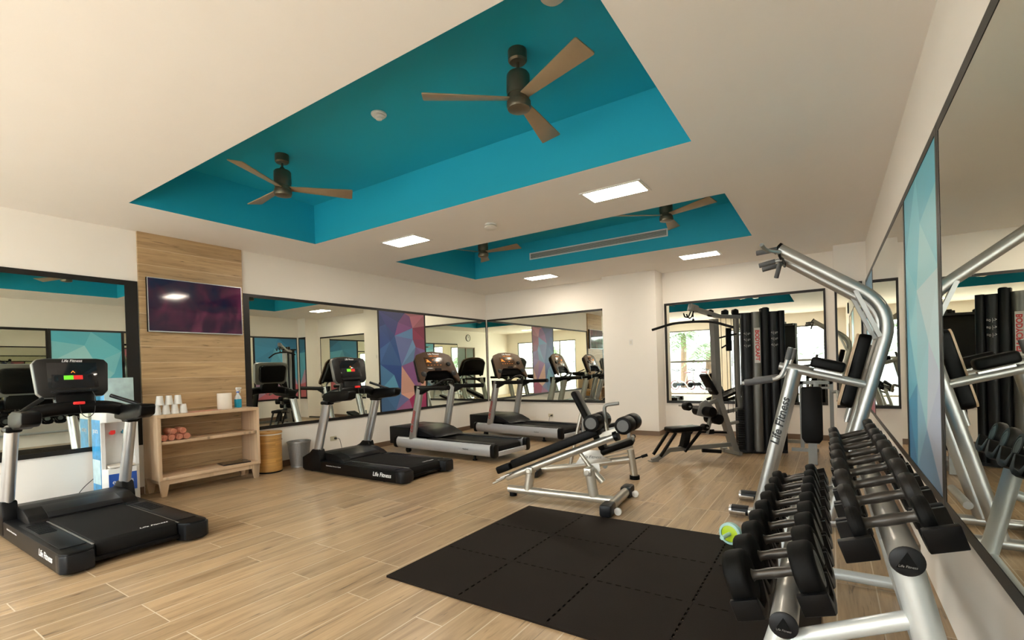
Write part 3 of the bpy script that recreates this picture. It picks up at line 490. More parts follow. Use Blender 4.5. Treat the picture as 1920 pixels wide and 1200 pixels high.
def treadmill_silver(label,loc,rz):
    t=thing('treadmill',label,'treadmill',(*loc,-.0),rz,'silver-railed treadmills'); RZ0=.178
    Ln=2.22
    for s in(-1,1):
        x=s*.405
        obj('side_rail',MB().tube([(x,.06,RZ0),(x,Ln-.05,RZ0)],.055,seg=20,rx=.093,up=(0,0,1)),'tmsil',t)
        obj('rail_end_cap',MB().prism(rrect(.125,.205,.05),-.01,.065,FR((x,.0,RZ0),(1,0,0),(0,0,1))@Matrix.Translation((0,0,-.055)),bev=.01),'black',t)
        obj('rail_end_cap',MB().prism(rrect(.12,.20,.05),-.02,.03,FR((x,Ln,RZ0),(1,0,0),(0,0,1)),bev=.008),'black',t)
        obj('foot_rail',MB().b2((s*.275,.10,.258),(s*.42,1.45,.275),.004),'blk2',t)
        obj('upright',MB().tube([(s*.395,1.82,.24),(s*.385,1.60,1.13)],.05,seg=20,rx=.075,up=(0,0,1)),'silver',t)
        # hand rail reaching back to the user
        obj('rail_bracket',MB().prism([(1.70,.98),(1.72,1.15),(1.40,1.14),(1.36,1.08),(1.55,1.0)],-.03,.03,YZ(s*.395),bev=.012),'black',t)
        obj('hand_rail',MB().tube([(s*.40,1.62,1.10),(s*.41,.92,1.115)],.036,seg=16).cyl((s*.41,.915,1.115),(s*.41,.93,1.115),.039),'black',t)
        obj('adjusting_foot',MB().cyl((s*.36,.45,0),(s*.36,.45,.12),.018).cyl((s*.36,.45,0),(s*.36,.45,.02),.035),'rubber',t)
        obj('front_wheel',MB().cyl((s*.33,1.98,.045),(s*.38,1.98,.045),.045),'rubber',t)
    obj('running_belt',MB().prism([(.03,.15),(.05,.228),(.09,.253),(1.5,.253),(1.5,.11),(.06,.11)],-.27,.27,YZ(),bev=.008),'belt',t)
    obj('rear_bar',MB().box((0,.0,.13),(.70,.03,.07),.01),'tmsil',t)
    obj('under_frame',MB().b2((-.33,.3,.10),(-.27,2.05,.14)).b2((.27,.3,.10),(.33,2.05,.14)).b2((-.27,1.0,.10),(.27,1.06,.13)),'black',t)
    obj('motor_box',MB().b2((-.40,1.90,.13),(.40,2.42,.43),.015),'black',t)
    obj('motor_hood',MB().prism([(1.30,.285),(1.38,.33),(1.55,.40),(1.75,.44),(1.95,.44),(1.95,.28)],-.34,.34,YZ(),bev=.03),'blk2',t)
    T=FR((0,1.60,1.44),(1,0,0),(0,.42,1))@Matrix.Diagonal((1.40,1.10,1,1))
    sh=[(-.30,-.26),(-.33,-.24),(-.335,-.20),(-.305,.16),(-.27,.215),(-.15,.26),(0,.272),(.15,.26),(.27,.215),(.305,.16),(.335,-.20),(.33,-.24),(.30,-.26),(.25,-.18),(.20,-.09),(.15,-.06),(-.15,-.06),(-.20,-.09),(-.25,-.18)]
    c=obj('console',MB(T).prism(sh,-.012,.022,bev=.008),'brown',t)
    obj('console_back',MB(T).prism([(-.31,-.22),(-.32,-.18),(-.29,.15),(-.25,.20),(-.14,.24),(.14,.24),(.25,.20),(.29,.15),(.32,-.18),(.31,-.22),(.22,-.10),(.15,-.05),(-.15,-.05),(-.22,-.10)],-.09,-.01,bev=.02),'black',t)
    obj('display',MB(T).b2((-.18,-.03,.0225),(.14,.165,.025),.002),'brown2',c)
    obj('dial',MB(T).cyl((.20,.045,.022),(.20,.045,.05),.034,bev=.006),'black',c)
    mb=MB(T)
    for i in range(5):
        for j in range(3):
            if (i+j)%2==0 or j==2: mb.box((-.14+i*.052,.125-j*.045,.0262),(.022,.008 if j<2 else .004,.002))
    obj('led_readout',mb,'amber',c,label='amber lit readout')
    mb=MB(T).prism([(-.16,.085),(-.09,.085),(-.125,.13)],.0255,.0275); obj('profile_window',mb,'amber',c)
    obj('key_slot',MB(T).prism(rrect(.11,.035,.015,cx=.0,cy=-.04),.0222,.028),'screen',c)
    for s in(-1,1): obj('cup_holder',MB(T).cyl((s*.255,-.11,-.02),(s*.255,-.11,.027),.045,bev=.008),'blk2',c)
    logo('console_lettering',c,T@Matrix.Translation((0,.225,.0228)),.042); txt('led_lettering','CARDIO  WORKOUT',.022,'amber',c,T@Matrix.Translation((0,.19,.0228)),sx=.8)
    obj('front_handlebar',MB().tube([(-.36,1.55,1.11),(-.22,1.42,1.14),(-.12,1.34,1.22),(.0,1.32,1.24),(.12,1.34,1.22),(.22,1.42,1.14),(.36,1.55,1.11)],.018,fil=.07),'blk2',t)
    txt('upright_lettering','Life Fitness',.085,'redp',t,FR((-.4485,1.745,.55),(0,-.24,.97),(0,.97,.24)),shear=.2,bold=.001)
    txt('rail_caption','FlexDeck',.030,'btext',t,FR((-.4625,.55,RZ0),(0,-1,0),(0,0,1)))
    return t
treadmill_silver('silver-railed treadmill with bronze console in front of the purple mural',(6.15,4.10),R(-3.7))
treadmill_silver('silver-railed treadmill with bronze console in the far left corner',(8.15,4.02),R(-8))
# ================================================================= MATS
def mat_tile(i,j,label):
    n=10; a=.619; s=a/n; tt=.011; pts=[]
    def edge(p,q,flag):
        p,q=V(p),V(q); d=(q-p)/20; nn=V((d.y,-d.x)).normalized()*tt; r=[p]
        if flag:
            for k in range(1,19,2): a0=p+d*k; b0=p+d*(k+1); r+=[a0,a0+d*-.15-nn,b0+d*.15-nn,b0]
        return r
    # notches cut inwards only, so neighbouring tiles show the seam teeth
    L_=[]
    L_+=edge((0,0),(a,0),1 if j>0 else 0); L_+=edge((a,0),(a,a),0); L_+=edge((a,a),(0,a),0); L_+=edge((0,a),(0,0),1 if i>0 else 0)
    P=[]
    for p in L_:
        p=(p.x,p.y) if hasattr(p,'x') else p
        if not P or (abs(P[-1][0]-p[0])+abs(P[-1][1]-p[1]))>1e-6: P.append(p)
    o=obj('foam_mat_tile',MB().prism(P,0,.014),'matf',smooth=10); o.location=(2.235+i*.62,.072+j*.62,.0005); return tag(o,label,'floor mat','black interlocking foam floor tiles')
rn=['front row, nearest the camera','middle row','back row, beside the decline bench']; cn=['partly under the dumbbell rack','second column from the rack','third column from the rack','outermost column, away from the rack']
for i in range(3):
    for j in range(4): mat_tile(i,j,'black foam floor tile, '+rn[i]+', '+cn[j])
# ================================================================= DECLINE BENCH
t=thing('decline_bench','silver decline bench with two roller pairs and long black pad, nearest of the benches','bench',(4.38,2.98,0),math.atan2(-1.23,.12))
# local x runs along the bench, z up
obj('base_tube',MB().tube([(0,0,.075),(1.20,0,.06)],.042,seg=20),'pearl',t); obj('end_glide',MB().cyl((.05,0,.0),(.05,0,.04),.04),'rubber',t)
obj('cross_foot',MB().tube([(1.20,-.30,.06),(1.20,.42,.06)],.045,seg=12,rx=.05),'pearl',t)
for s,e in((-1,-.36),(1,.48)): obj('foot_cap',MB().box((1.20,e-.06*s,.06),(.115,.19,.115),.025),'blk2',t); obj('transport_wheel',MB().cyl((1.29,e-s*.10,.04),(1.29,e-s*.07,.04),.035,bev=.006).cyl((1.22,e-s*.085,.05),(1.29,e-s*.085,.045),.012),'white',t)
obj('rear_post',MB().tube([(.235,0,.08),(.27,0,.29)],.046,seg=16,rx=.05),'pearl',t); obj('front_post',MB().tube([(.97,0,.08),(.93,0,.33)],.046,seg=16,rx=.05),'pearl',t)
obj('pivot_bracket',MB().box((.275,0,.30),(.08,.12,.07),.012).cyl((.275,-.075,.30),(.275,.075,.30),.022),'pearl',t); obj('pivot_bracket',MB().box((.925,0,.33),(.08,.12,.08),.012).cyl((.925,-.075,.33),(.925,.075,.33),.022),'pearl',t)
obj('adjusting_strut',MB().tube([(.80,.055,.52),(.93,.055,.35)],.022,seg=12).tube([(.92,.055,.36),(1.05,.055,.22)],.034,seg=12),'pearl',t)
obj('seat_rail',MB().tube([(-.02,0,.195),(1.20,0,.695)],.035,seg=16,rx=.038).tube([(-.17,-.05,.125),(-.02,-.05,.20)],.012),'pearl',t); obj('rail_cap',MB().cyl((1.195,0,.693),(1.235,0,.709),.052,seg=12),'black',t)
ang=math.atan2(.50,1.22)
Tp=Matrix.Translation((0,0,0))@FR((-.045,0,.250),(math.cos(ang),0,math.sin(ang)),(0,1,0))
obj('head_pad',MB(Tp).box((.07,0,.045),(.18,.28,.08),.02,seg=3),'vinyl',t); obj('long_pad',MB(Tp).box((.70,0,.05),(1.04,.28,.09),.02,seg=3),'vinyl',t)
obj('head_plate',MB(Tp).b2((-.02,-.10,-.04),(.10,.10,-.03)).box((-.03,0,-.045),(.12,.18,.008)),'white',t,label='white plate under the head end')
def rollers(x,z,nm,w=.18):
    g_=obj(nm,MB().tube([(x,-w,z),(x,w,z)],.016),'pearl',t)
    for s in(-1,1):
        r_=obj('roller_pad',MB().cyl((x,s*.03,z),(x,s*(.03+w),z),.083,bev=.014,seg=32),'vinyl',t); obj('end_disc',MB().cyl((x,s*(.03+w),z),(x,s*(.036+w),z),.055,seg=24),'disc',r_)
rollers(1.03,.84,'roller_axle'); rollers(1.34,.825,'roller_axle')
obj('roller_post',MB().tube([(1.13,0,.68),(1.11,0,.84),(1.03,0,.82)],.022,fil=.03).bar([(1.05,0,.70),(1.34,0,.79)],.045,.045),'pearl',t)
obj('pull_handle',MB().tube([(1.12,.0,.80),(1.10,.0,1.0),(1.25,.0,1.02)],.018,fil=.05),'grey',t)
obj('warning_plate',MB().prism([(.90,.28),(.98,.27),(1.02,.33),(1.01,.40),(.92,.39)],0,.004,XZ(.075)),'white',t); obj('warning_triangle',MB().prism([(.94,.325),(.99,.325),(.965,.37)],0,.002,XZ(.079)),'redp',t)
# ================================================================= ADJUSTABLE BENCH
t=thing('adjustable_bench','silver adjustable bench with raised black backrest behind the decline bench','bench',(5.38,3.19,0),math.atan2(-1.17,.31))
obj('rear_foot',MB().box((.0,0,.055),(.10,.42,.10),.03),'blk2',t); obj('base_tube',MB().tube([(.03,0,.075),(.35,0,.11),(1.17,0,.24)],.036,seg=8,rx=.045,fil=.1),'pearl',t)
obj('front_leg',MB().tube([(1.21,0,.03),(1.17,0,.36)],.042,seg=16),'pearl',t); obj('front_glide',MB().cyl((1.212,0,0),(1.212,0,.045),.06),'rubber',t)
obj('seat_pad',MB(FR((1.02,0,.40),(math.cos(.36),0,math.sin(.36)),(0,1,0))).box((0,0,0),(.42,.27,.075),.03,seg=3),'vinyl',t)
obj('back_pad',MB(FR((.675,0,.72),(-.44,0,.90),(0,1,0))).box((.0,0,0),(.80,.27,.075),.03,seg=3),'vinyl',t)
obj('back_frame',MB().tube([(.52,-.03,1.0),(.82,-.03,.34)],.02),'pearl',t); obj('back_prop',MB().tube([(.58,0,.80),(.42,0,.14)],.022),'pearl',t)
obj('side_plate',MB().prism([(.36,.14),(.50,.17),(.56,.26),(.62,.35),(.82,.35),(.84,.28),(.95,.235),(.95,.22)],-.004,.004,XZ(-.06),bev=.001),'rackp',t)
txt('plate_lettering','Life Fitness',.055,'btext',t,FR((.70,-.066,.265),(1,0,0),(0,0,1)),shear=.25)
obj('seat_rail',MB().tube([(.82,0,.28),(1.20,0,.40)],.015).tube([(.84,0,.25),(1.20,0,.33)],.008),'pearl',t)
obj('adjusting_knob',MB().tube([(1.20,-.0,.24),(1.34,-.0,.29)],.010).cyl((1.30,0,.275),(1.37,0,.30),.018),'black',t); obj('under_wheel',MB().cyl((.86,-.02,.145),(.86,.02,.145),.028).box((.86,0,.165),(.05,.03,.05),.005),'grey',t)
# ================================================================= FAR FLAT BENCH
t=thing('flat_bench','low incline bench with chrome feet in front of the white column, mostly hidden','bench',(8.30,3.95,0),math.atan2(-.92,.15))
obj('rear_leg',MB().tube([(0.03,0,.03),(0.03,0,.42)],.03),'silver',t); obj('rear_foot',MB().tube([(0.03,-.22,.03),(0.03,.22,.03)],.03),'silver',t)
obj('seat_rail',MB().bar([(0.03,0,.10),(.87,0,.29)],.06,.05),'silver',t); obj('front_leg',MB().bar([(.88,0,.05),(.88,0,.30)],.07,.05),'grey',t); obj('front_foot',MB().tube([(.90,-.30,.04),(.90,.28,.04)],.035),'silver',t)
for s in(-.36,.31): obj('foot_cap',MB().cyl((.90,s,.04),(.90,s+.07,.04),.042,bev=.008),'blk2',t)
obj('seat_pad',MB(FR((.52,0,.275),(.84,0,.19),(0,1,0))).box((0,0,0),(.60,.25,.06),.02,seg=3),'vinyl',t)
# ================================================================= MULTI GYM
t=thing('multi_gym','grey multi gym with lat bar, black seat, leg rollers and tall black weight tower','multi gym',(6.835,2.144,0),math.atan2(-.924,1.065))
obj('base_rail',MB().bar([(-.02,0,.012),(.05,0,.03),(.27,0,.145),(1.34,0,.15)],.05,.06),'grey',t)
obj('foot_plate',MB().box((.0,0,.006),(.12,.10,.012)),'grey',t)
obj('tower_upright',MB().bar([(1.40,0,.02),(1.107,0,.865),(1.08,0,2.03)],.10,.085,fil=.1),'grey',t)
obj('rear_upright',MB().bar([(1.62,.02,.02),(1.50,.02,.9),(1.50,.02,2.04)],.05,.05),'grey',t)
obj('tower_foot',MB().bar([(1.36,-.16,.03),(1.36,.16,.03)],.06,.05).bar([(1.36,0,.03),(1.95,0,.03)],.06,.05).box((1.36,.20,.035),(.08,.08,.07),.01),'grey',t)
obj('boom',MB().bar([(1.56,0,2.06),(1.15,0,2.07),(.72,0,2.19)],.10,.05).box((.73,0,2.19),(.14,.08,.10),.01,rot=(0,R(16),0)),'grey',t)
for s,z in((1.02,2.12),(1.28,2.12),(1.46,2.13)): obj('pulley',MB().cyl((s,-.02,z),(s,.02,z),.055,seg=20,bev=.006).box((s,0,z+.02),(.10,.05,.04),.01),'black',t)
obj('bar_hook',MB().tube([(.70,.02,2.14),(.66,.02,2.06),(.60,.02,2.06),(.58,.02,2.12)],.010,fil=.03).tube([(.70,-.05,2.14),(.66,-.05,2.04),(.60,-.05,2.04),(.58,-.05,2.10)],.010,fil=.03),'black',t)
a=math.atan2(-.924,1.065); Ty=Matrix.Translation((.728,0,0))@Matrix.Rotation(-a,4,'Z')
obj('lat_bar',MB(Ty).tube([(0.03,.62,1.915),(0.01,.30,1.99),(0,0,1.995),(0,-.27,1.975),(0.0,-.54,1.87)],.019,fil=.10),'black',t)
obj('lat_cable',MB().tube([(.728,0,2.12),(.728,0,1.99)],.007).cyl((.728,0,1.985),(.728,0,2.03),.016),'black',t)
for s in(1.18,1.27,1.36): obj('steel_cable',MB().cyl((s,-.03,.62),(s,-.03,2.05),.0035,seg=6),'black',t)
obj('pulley_plate',MB().box((1.285,-.06,1.72),(.10,.02,.34),.009).cyl((1.285,-.075,1.83),(1.285,-.045,1.83),.014).cyl((1.285,-.075,1.61),(1.285,-.045,1.61),.014).cyl((1.16,-.06,1.60),(1.285,-.06,1.66),.012).cyl((1.30,-.06,1.79),(1.42,-.06,1.80),.012),'black',t)
obj('seat_pad',MB().box((.51,0,.435),(.50,.25,.07),.025,seg=3),'vinyl',t)
obj('seat_post',MB().bar([(.57,0,.40),(.50,0,.16)],.10,.09),'black',t)
for s in(-1,1):
    obj('pedal_arm',MB().bar([(.32,s*.09,.40),(.06,s*.09,.08)],.03,.035),'black',t); obj('pedal_arm',MB().bar([(.74,s*.09,.40),(.46,s*.09,.12)],.03,.035),'black',t)
obj('link_bar',MB().bar([(.80,0,.37),(1.27,0,.33)],.03,.03).box((.98,0,.36),(.10,.03,.07),.008),'black',t)
obj('back_pad',MB(FR((.965,0,1.065),(-.195,0,.31),(0,1,0))).box((0,0,0),(.36,.17,.055),.02,seg=3),'vinyl',t)
obj('back_frame',MB().bar([(.93,0,1.0),(1.10,0,.95)],.06,.04).bar([(.80,0,.72),(1.12,0,.84)],.05,.05).bar([(1.0,0,.62),(.90,0,.34)],.05,.04).bar([(.90,0,.70),(.62,0,.76)],.04,.04),'grey',t)
obj('cam_plate',MB().prism([(.72,.62),(.98,.56),(1.02,.72),(.88,.84),(.78,.80)],-.01,.01,XZ(-.03),bev=.002),'grey',t)
for x,z,r in((.60,.755,.062),(.87,.672,.072),(1.03,.55,.075),(.89,.43,.05)):
    sg=(1,) if x in(.60,.89) else (-1,1); w0=.20 if x==.87 else .14; g_=obj('roller_axle',MB().cyl((x,-.06,z),(x,.22,z),.012),'grey',t)
    for s in sg: obj('leg_roller',MB().cyl((x,s*.03-(.0 if len(sg)>1 else .06),z),(x,s*w0-(.0 if len(sg)>1 else .06),z),r,bev=.012,seg=24),'vinyl',g_)
obj('low_footrest',MB().tube([(.80,-.02,.10),(1.05,-.12,.08)],.028),'black',t)
obj('row_arm',MB().bar([(1.12,.02,.62),(1.70,.02,.70)],.05,.05).bar([(1.22,0,.45),(1.62,0,.50)],.05,.04),'grey',t)
obj('arm_pad',MB(FR((1.42,.12,.90),(.30,0,.10),(0,1,0))).box((0,0,0),(.34,.16,.05),.02),'vinyl',t)
# weight tower with rounded shroud columns; placed along its own line
a0=V((7.93,1.185)); a1=V((8.13,.55)); u=(a1-a0).normalized(); nn=V((-u.y,u.x))

inv=(Matrix.Translation((6.835,2.144,0))@Matrix.Rotation(a,4,'Z')).inverted()
TW=inv@Matrix.Translation((a0.x,a0.y,0))@Matrix.Rotation(math.atan2(u.y,u.x),4,'Z')   # x along the face, +y away from the camera
wst=obj('weight_stack',MB(TW).b2((.0,.0,.05),(.10,.14,.12)),'black',t)
mb=MB(TW); 
for k in range(16): mb.box((.045,.06,.15+k*.034),(.09,.15,.028),.004)
obj('weight_plates',mb,'black',wst)
obj('shroud_backing',MB(TW).b2((.08,.03,.05),(.66,.13,2.10)),'black',t); obj('guide_frame',MB(TW).b2((-.01,.10,.02),(.03,.15,2.10)).b2((.0,.05,2.08),(.66,.20,2.12)).b2((0,-.02,.02),(.66,.22,.06)),'blk2',t)
for i,(x,r,m_,z1) in enumerate(((.150,.070,'blk2',2.11),(.285,.070,'silver',2.12),(.410,.058,'black',2.17),(.520,.060,'blk2',2.11),(.625,.045,'black',2.12))):
    mb=MB(TW); pts=[(x+r*math.cos(q),.02-r*.85*math.sin(q)) for q in [PI*k/14 for k in range(15)]][::-1]+[(x+r,.12),(x-r,.12)]
    mb.prism(pts,.04,z1); s_=obj('shroud_column',mb,'shr' if m_=='silver' else m_,t,smooth=60)
    if i in(0,1,3):
        L0=TW@FR((x,.02-r*.85-.001,1.72),(1,0,0),(0,0,1)); wl=.06 if i==1 else .075
        if i==1:
            obj('label_plate',MB(TW@FR((x,.0195-r*.85,1.62),(1,0,0),(0,0,1))).b2((-.04,-.26,0),(.04,.26,.002)),'foil',s_)
            txt('label_lettering','BODYCRAFT',.075,'redp',s_,TW@FR((x,.0165-r*.85,1.62),(0,0,-1),(1,0,0)),sx=1.05,bold=.003)
        else:
            for q in range(3): txt('chart_lettering','<-| o=',.06,'foil',s_,TW@FR((x,.0185-r*.85,1.80-q*.09),(1,0,0),(0,0,1)),sx=.6)
obj('top_knob',MB(TW).cyl((.43,.1,2.12),(.43,.1,2.19),.04,bev=.01),'black',t)

# upright bench station on the right of the tower
t=thing('bench_station','grey framed station with upright black pad between weight tower and chin-up tower','gym station',(7.45,.22,0))
obj('bench_pad',MB(FR((0,0,.66),(.14,0,.99),(0,1,0))).prism(rrect(.74,.24,.03)[:0]+[(-.37,-.08),(-.31,-.12),(.35,-.12),(.37,-.10),(.37,.10),(.35,.12),(-.31,.12),(-.37,.08)],-.03,.03,bev=.015),'vinyl',t)
obj('pad_post',MB().bar([(.06,0,.90),(.0,0,.30),(.0,0,.01)],.10,.05),'grey',t)
obj('rail',MB().bar([(.0,0,.035),(1.0,0,.035)],.06,.06).bar([(.95,.30,.04),(.95,-.05,.04)],.05,.05).bar([(1.75,.62,.04),(1.75,-.05,.04)],.05,.05),'grey',t)
obj('frame_post',MB().bar([(1.05,.16,.02),(1.05,.16,1.06)],.05,.05),'grey',t); obj('frame_post',MB().bar([(1.05,-.22,.02),(1.05,-.22,1.06)],.05,.05),'grey',t)
obj('frame_top',MB().bar([(1.05,-.24,1.04),(1.05,.18,1.04)],.05,.05).bar([(1.05,-.24,.96),(1.05,.18,.96)],.04,.03).box((1.0,-.03,1.0),(.05,.07,.10),.006),'grey',t)
obj('press_arm',MB().tube([(1.02,-.24,.90),(.85,-.30,.92),(.6,-.30,.80)],.022,fil=.06),'grey',t)
# ================================================================= CHIN-UP TOWER
t=thing('chin_up_tower','tall silver chin-up and dip tower with black backrest beside right wall','chin-up tower',(4.72,0,0))
XX=(0,.56)
for i,x in enumerate(XX):
    obj('main_tube',MB().tube([(x,.03,.08),(x,-.42,1.775),(x+(-.02 if i else .02),.345,2.345)],.046,seg=20,fil=.26,n=8),'silver',t)
    obj('tube_cap',MB().cyl((x+(-.02 if i else .02),.345,2.345),(x+(-.02 if i else .02),.362,2.358),.050,seg=20),'black',t)
    obj('front_leg',MB().tube([(x,.56,.07),(x,.262,1.315)],.049,seg=18),'silver',t)
    obj('foot_tube',MB().tube([(x,-.16,.055),(x,.70,.055)],.040,seg=16),'silver',t); obj('foot_cover',MB().cyl((x,.66,.055),(x,.79,.055),.046,seg=16).cyl((x,.79,.055),(x,.795,.055),.040,seg=16),'chromed',t); obj('foot_sleeve',MB().cyl((x,.64,.0605),(x,.775,.0605),.0455,seg=16),'blk2',t)
    obj('gusset',MB().bar([(x,-.175,1.93),(x,-.325,1.555)],.03,.075),'silver',t)
    obj('arm_tube',MB().tube([(x,.37,1.345),(x,-.25,1.175)],.033,seg=14),'silver',t)
    xo=x-.0
    obj('elbow_pad',MB().box((x+(.02 if i else -.0),.02,1.345),(.15,.24,.085),.022,rot=(R(15),0,0),seg=3),'vinyl',t); obj('pad_bracket',MB().box((x,.02,1.285),(.07,.20,.015),rot=(R(15),0,0)),'chromed',t)
    obj('dip_handle',MB().tube([(x-.02,.278,1.50),(x-.02,.315,1.36),(x-.02,.36,1.24),(x-.02,.66,1.20)],.018,fil=.05),'silver',t)
    obj('dip_grip',MB().cyl((x-.02,.42,1.232),(x-.02,.64,1.203),.028,bev=.004),'rubgrey',t); obj('upright_grip',MB().cyl((x-.02,.279,1.495),(x-.02,.305,1.395),.023),'rubgrey',t)
obj('cross_tube',MB().tube([(0,-.14,.30),(.56,-.14,.30)],.03).tube([(0,-.37,1.60),(.56,-.37,1.60)],.03).tube([(0,.29,.055),(.56,.29,.055)],.03),'silver',t)
obj('tip_plate',MB().box((.28,.345,2.30),(.60,.02,.05),.006),'black',t)
obj('chin_handle',MB().tube([(-.03,.34,2.31),(-.10,.44,2.33),(-.20,.46,2.36)],.016,fil=.04),'silver',t); [obj('chin_handle',MB().tube([(q,.34,2.28),(q,.52,2.25)],.016),'silver',t) for q in (.16,.40)]
for x in(.16,.40): obj('chin_grip',MB().cyl((x,.39,2.272),(x,.52,2.25),.022,bev=.003),'rubgrey',t)
obj('chin_grip',MB().cyl((.28,.36,2.28),(.33,.40,2.15),.020,bev=.003),'rubgrey',t); obj('chin_grip',MB().cyl((-.02,.36,2.34),(-.02,.52,2.33),.022,bev=.003),'rubgrey',t)
Tb=FR((.28,-.172,1.285),(1,0,0),(0,-.245,.97)); obj('back_pad',MB(Tb).prism(rrect(.32,.62,.05),-.045,.045,bev=.018),'vinyl',t); obj('pad_highlight',MB(Tb).prism(rrect(.29,.55,.05),.036,.048),'birch',t,label='pale sheet behind backrest') if False else obj('pad_highlight',MB(Tb).prism(rrect(.31,.61,.05),-.060,-.046),'birch',t,label='pale sheet imitating the highlight on the pad edge')  # pale sheet on the pad front stands in for the vinyl edge highlight
obj('pad_support',MB().tube([(.19,-.265,1.50),(.19,-.10,.86)],.02).tube([(.37,-.265,1.50),(.37,-.10,.86)],.02).tube([(.0,-.25,1.17),(.56,-.25,1.17)],.02),'silver',t)
dl=V((0,.562-.262,.07-1.315)).normalized()
txt('leg_lettering','Life Fitness',.092,'btext',t,FR((-.0505,.368,.875),(0,-dl.y,-dl.z),(0,-dl.z,dl.y)),shear=.2,bold=.002)
# ================================================================= DUMBBELL RACK
rk=thing('dumbbell_rack','silver two-tier rack of black dumbbells along the right wall','dumbbell rack',(1.70,0,0),.0144)
TL=18*PI/180; up_=V((0,math.sin(TL),math.cos(TL))); ax_=V((0,-math.cos(TL),math.sin(TL)))
TI={'top':V((0,-.165,.831)),'bottom':V((0,.140,.573))}
for nm,c in TI.items():
    obj('rack_tube',MB().cyl(c,c+V((2.02,0,0)),.040,seg=28),'rackp',rk)
    o=obj('tube_cap',MB().lathe([(0,-.006),(.034,-.006),(.041,-.001),(.041,.004),(0,.004)],c=c,T=AX((1,0,0)),seg=28),'blk2',rk)
    obj('cap_emblem',MB(FR(c+V((-.0065,0,0)),(0,-1,0),(0,0,1))).prism([(-.026,-.018),(.026,-.018),(0,.028)],0,.0015),'rubber',o)
    txt('cap_lettering','Life Fitness',.0095,'grey',o,FR(c+V((-.0085,0,-.012)),(0,-1,0),(0,0,1)),shear=.2)
    N=9 if nm=='top' else 10; pit=.228 if nm=='top' else .203
    for k in range(N):
        x=.13+k*pit
        for s in(-1,1):
            Tk=FR(c+V((x,0,0))+ax_*(s*.105)+up_*.022,(1,0,0),ax_)   # local x along rack, y along dumbbell axis, z = up
            Tk=FR(c+V((x,0,0))+ax_*(s*.102)+up_*.018,(1,0,0),-ax_)
            pr=[(-pit*.46,.050),(-pit*.40,-.020),(-.03,-.035),(.03,-.035),(pit*.40,-.020),(pit*.46,.050),(pit*.36,.052),(pit*.22,.012),(.03,-.004),(-.03,-.004),(-pit*.22,.012),(-pit*.36,.052)]
            obj('saddle',MB(Tk@FR((0,0,0),(1,0,0),(0,0,1))).prism(pr,-.044,.044,bev=.003),'black',rk)
for x in(.06,1.90):
    obj('back_leg',MB().tube([(x,-.17,.80),(x,-.345,.03)],.040,seg=20,rx=.052),'rackp2',rk); obj('front_leg',MB().tube([(x,.145,.55),(x,.30,.03)],.036,seg=20,rx=.045),'rackp2',rk)
    obj('brace',MB().tube([(x,-.205,.66),(x,.14,.50)],.026,seg=16),'rackp2',rk); obj('foot_rail',MB().tube([(x,-.40,.052),(x,.40,.052)],.033,seg=14),'rackp2',rk); obj('foot_pad',MB().cyl((x,-.36,0),(x,-.36,.03),.03),'rubber',rk); obj('foot_pad',MB().cyl((x,.36,.0155),(x,.36,.03),.03),'rubber',rk)
obj('long_rail',MB().tube([(.06,-.27,.30),(1.90,-.27,.30)],.026),'rackp2',rk)
def dumbbell(nm,r,hl,kind,label):
    """axis along local z, middle at origin; kind 0 round black, 1 metal end"""
    t=thing('dumbbell',label,'dumbbell'); t['group']='black rubber dumbbells on the two-tier rack'
    obj('handle',MB().lathe([(0,-.075),(.019,-.075),(.021,-.066),(.0165,-.06),(.0155,-.04),(.018,-.015),(.018,.015),(.0155,.04),(.0165,.06),(.021,.066),(.019,.075),(0,.075)],seg=20),'handle',t)
    for s in(-1,1):
        h=obj('weight_head',MB().lathe([(0,s*.066),(r*.62,s*.066),(r*.9,s*.070),(r*.985,s*.078),(r,s*.09),(r,s*(hl-.022)),(r*.975,s*(hl-.01)),(r*.88,s*(hl-.002)),(r*.70,s*hl),(r*.66,s*(hl-.004)),(0,s*(hl-.004))],seg=(40 if kind==0 else 12),),'rubber' if kind==0 else 'rubber2',t)
        obj('end_disc',MB().lathe([(0,s*(hl-.0035)),(r*.64,s*(hl-.0035)),(r*.62,s*(hl-.001)),(r*.45,s*(hl-.001)),(r*.43,s*(hl-.003)),(0,s*(hl-.003))],seg=24),'disk',h)
    return t
ordn=['nearest the camera','second from the camera','third from the camera','fourth from the camera','fifth from the camera','sixth from the camera','seventh from the camera','eighth from the camera','ninth from the camera','farthest from the camera']
RZ=Matrix.Rotation(.0144,4,'Z'); base={}
def place(o,tier,k,pit,r,hl):
    c=TI[tier]+V((.13+k*pit,0,0))+up_*(r+.024)
    Mx=Matrix.Translation((1.70,0,0))@RZ@Matrix.Translation(c)@ax_.to_track_quat('Z','X').to_matrix().to_4x4()
    o.location=Mx.to_translation(); o.rotation_euler=Mx.to_euler()
for k in range(10):
    r,hl=((.090,.142),(.086,.138),(.083,.135),(.080,.132),(.077,.130),(.075,.127),(.073,.125),(.070,.122),(.068,.120),(.040,.110))[k]
    place(dumbbell('b',r,hl,0,'black dumbbell on the lower tier, '+ordn[k]+(', largest of all' if k==0 else ', small one' if k==9 else '')),'bottom',k,.203,r,hl)
for k in range(9):
    r,hl=((.056,.105),(.068,.112),(.072,.115),(.074,.118),(.074,.118),(.072,.118),(.072,.118),(.072,.118),(.072,.118))[k]
    place(dumbbell('t',r,hl,0 if k==0 else 1,'black dumbbell on the upper tier, '+(ordn[k] if k<8 else ordn[9])+(', smallest heads' if k==0 else '')),'top',k,.228,r,hl)
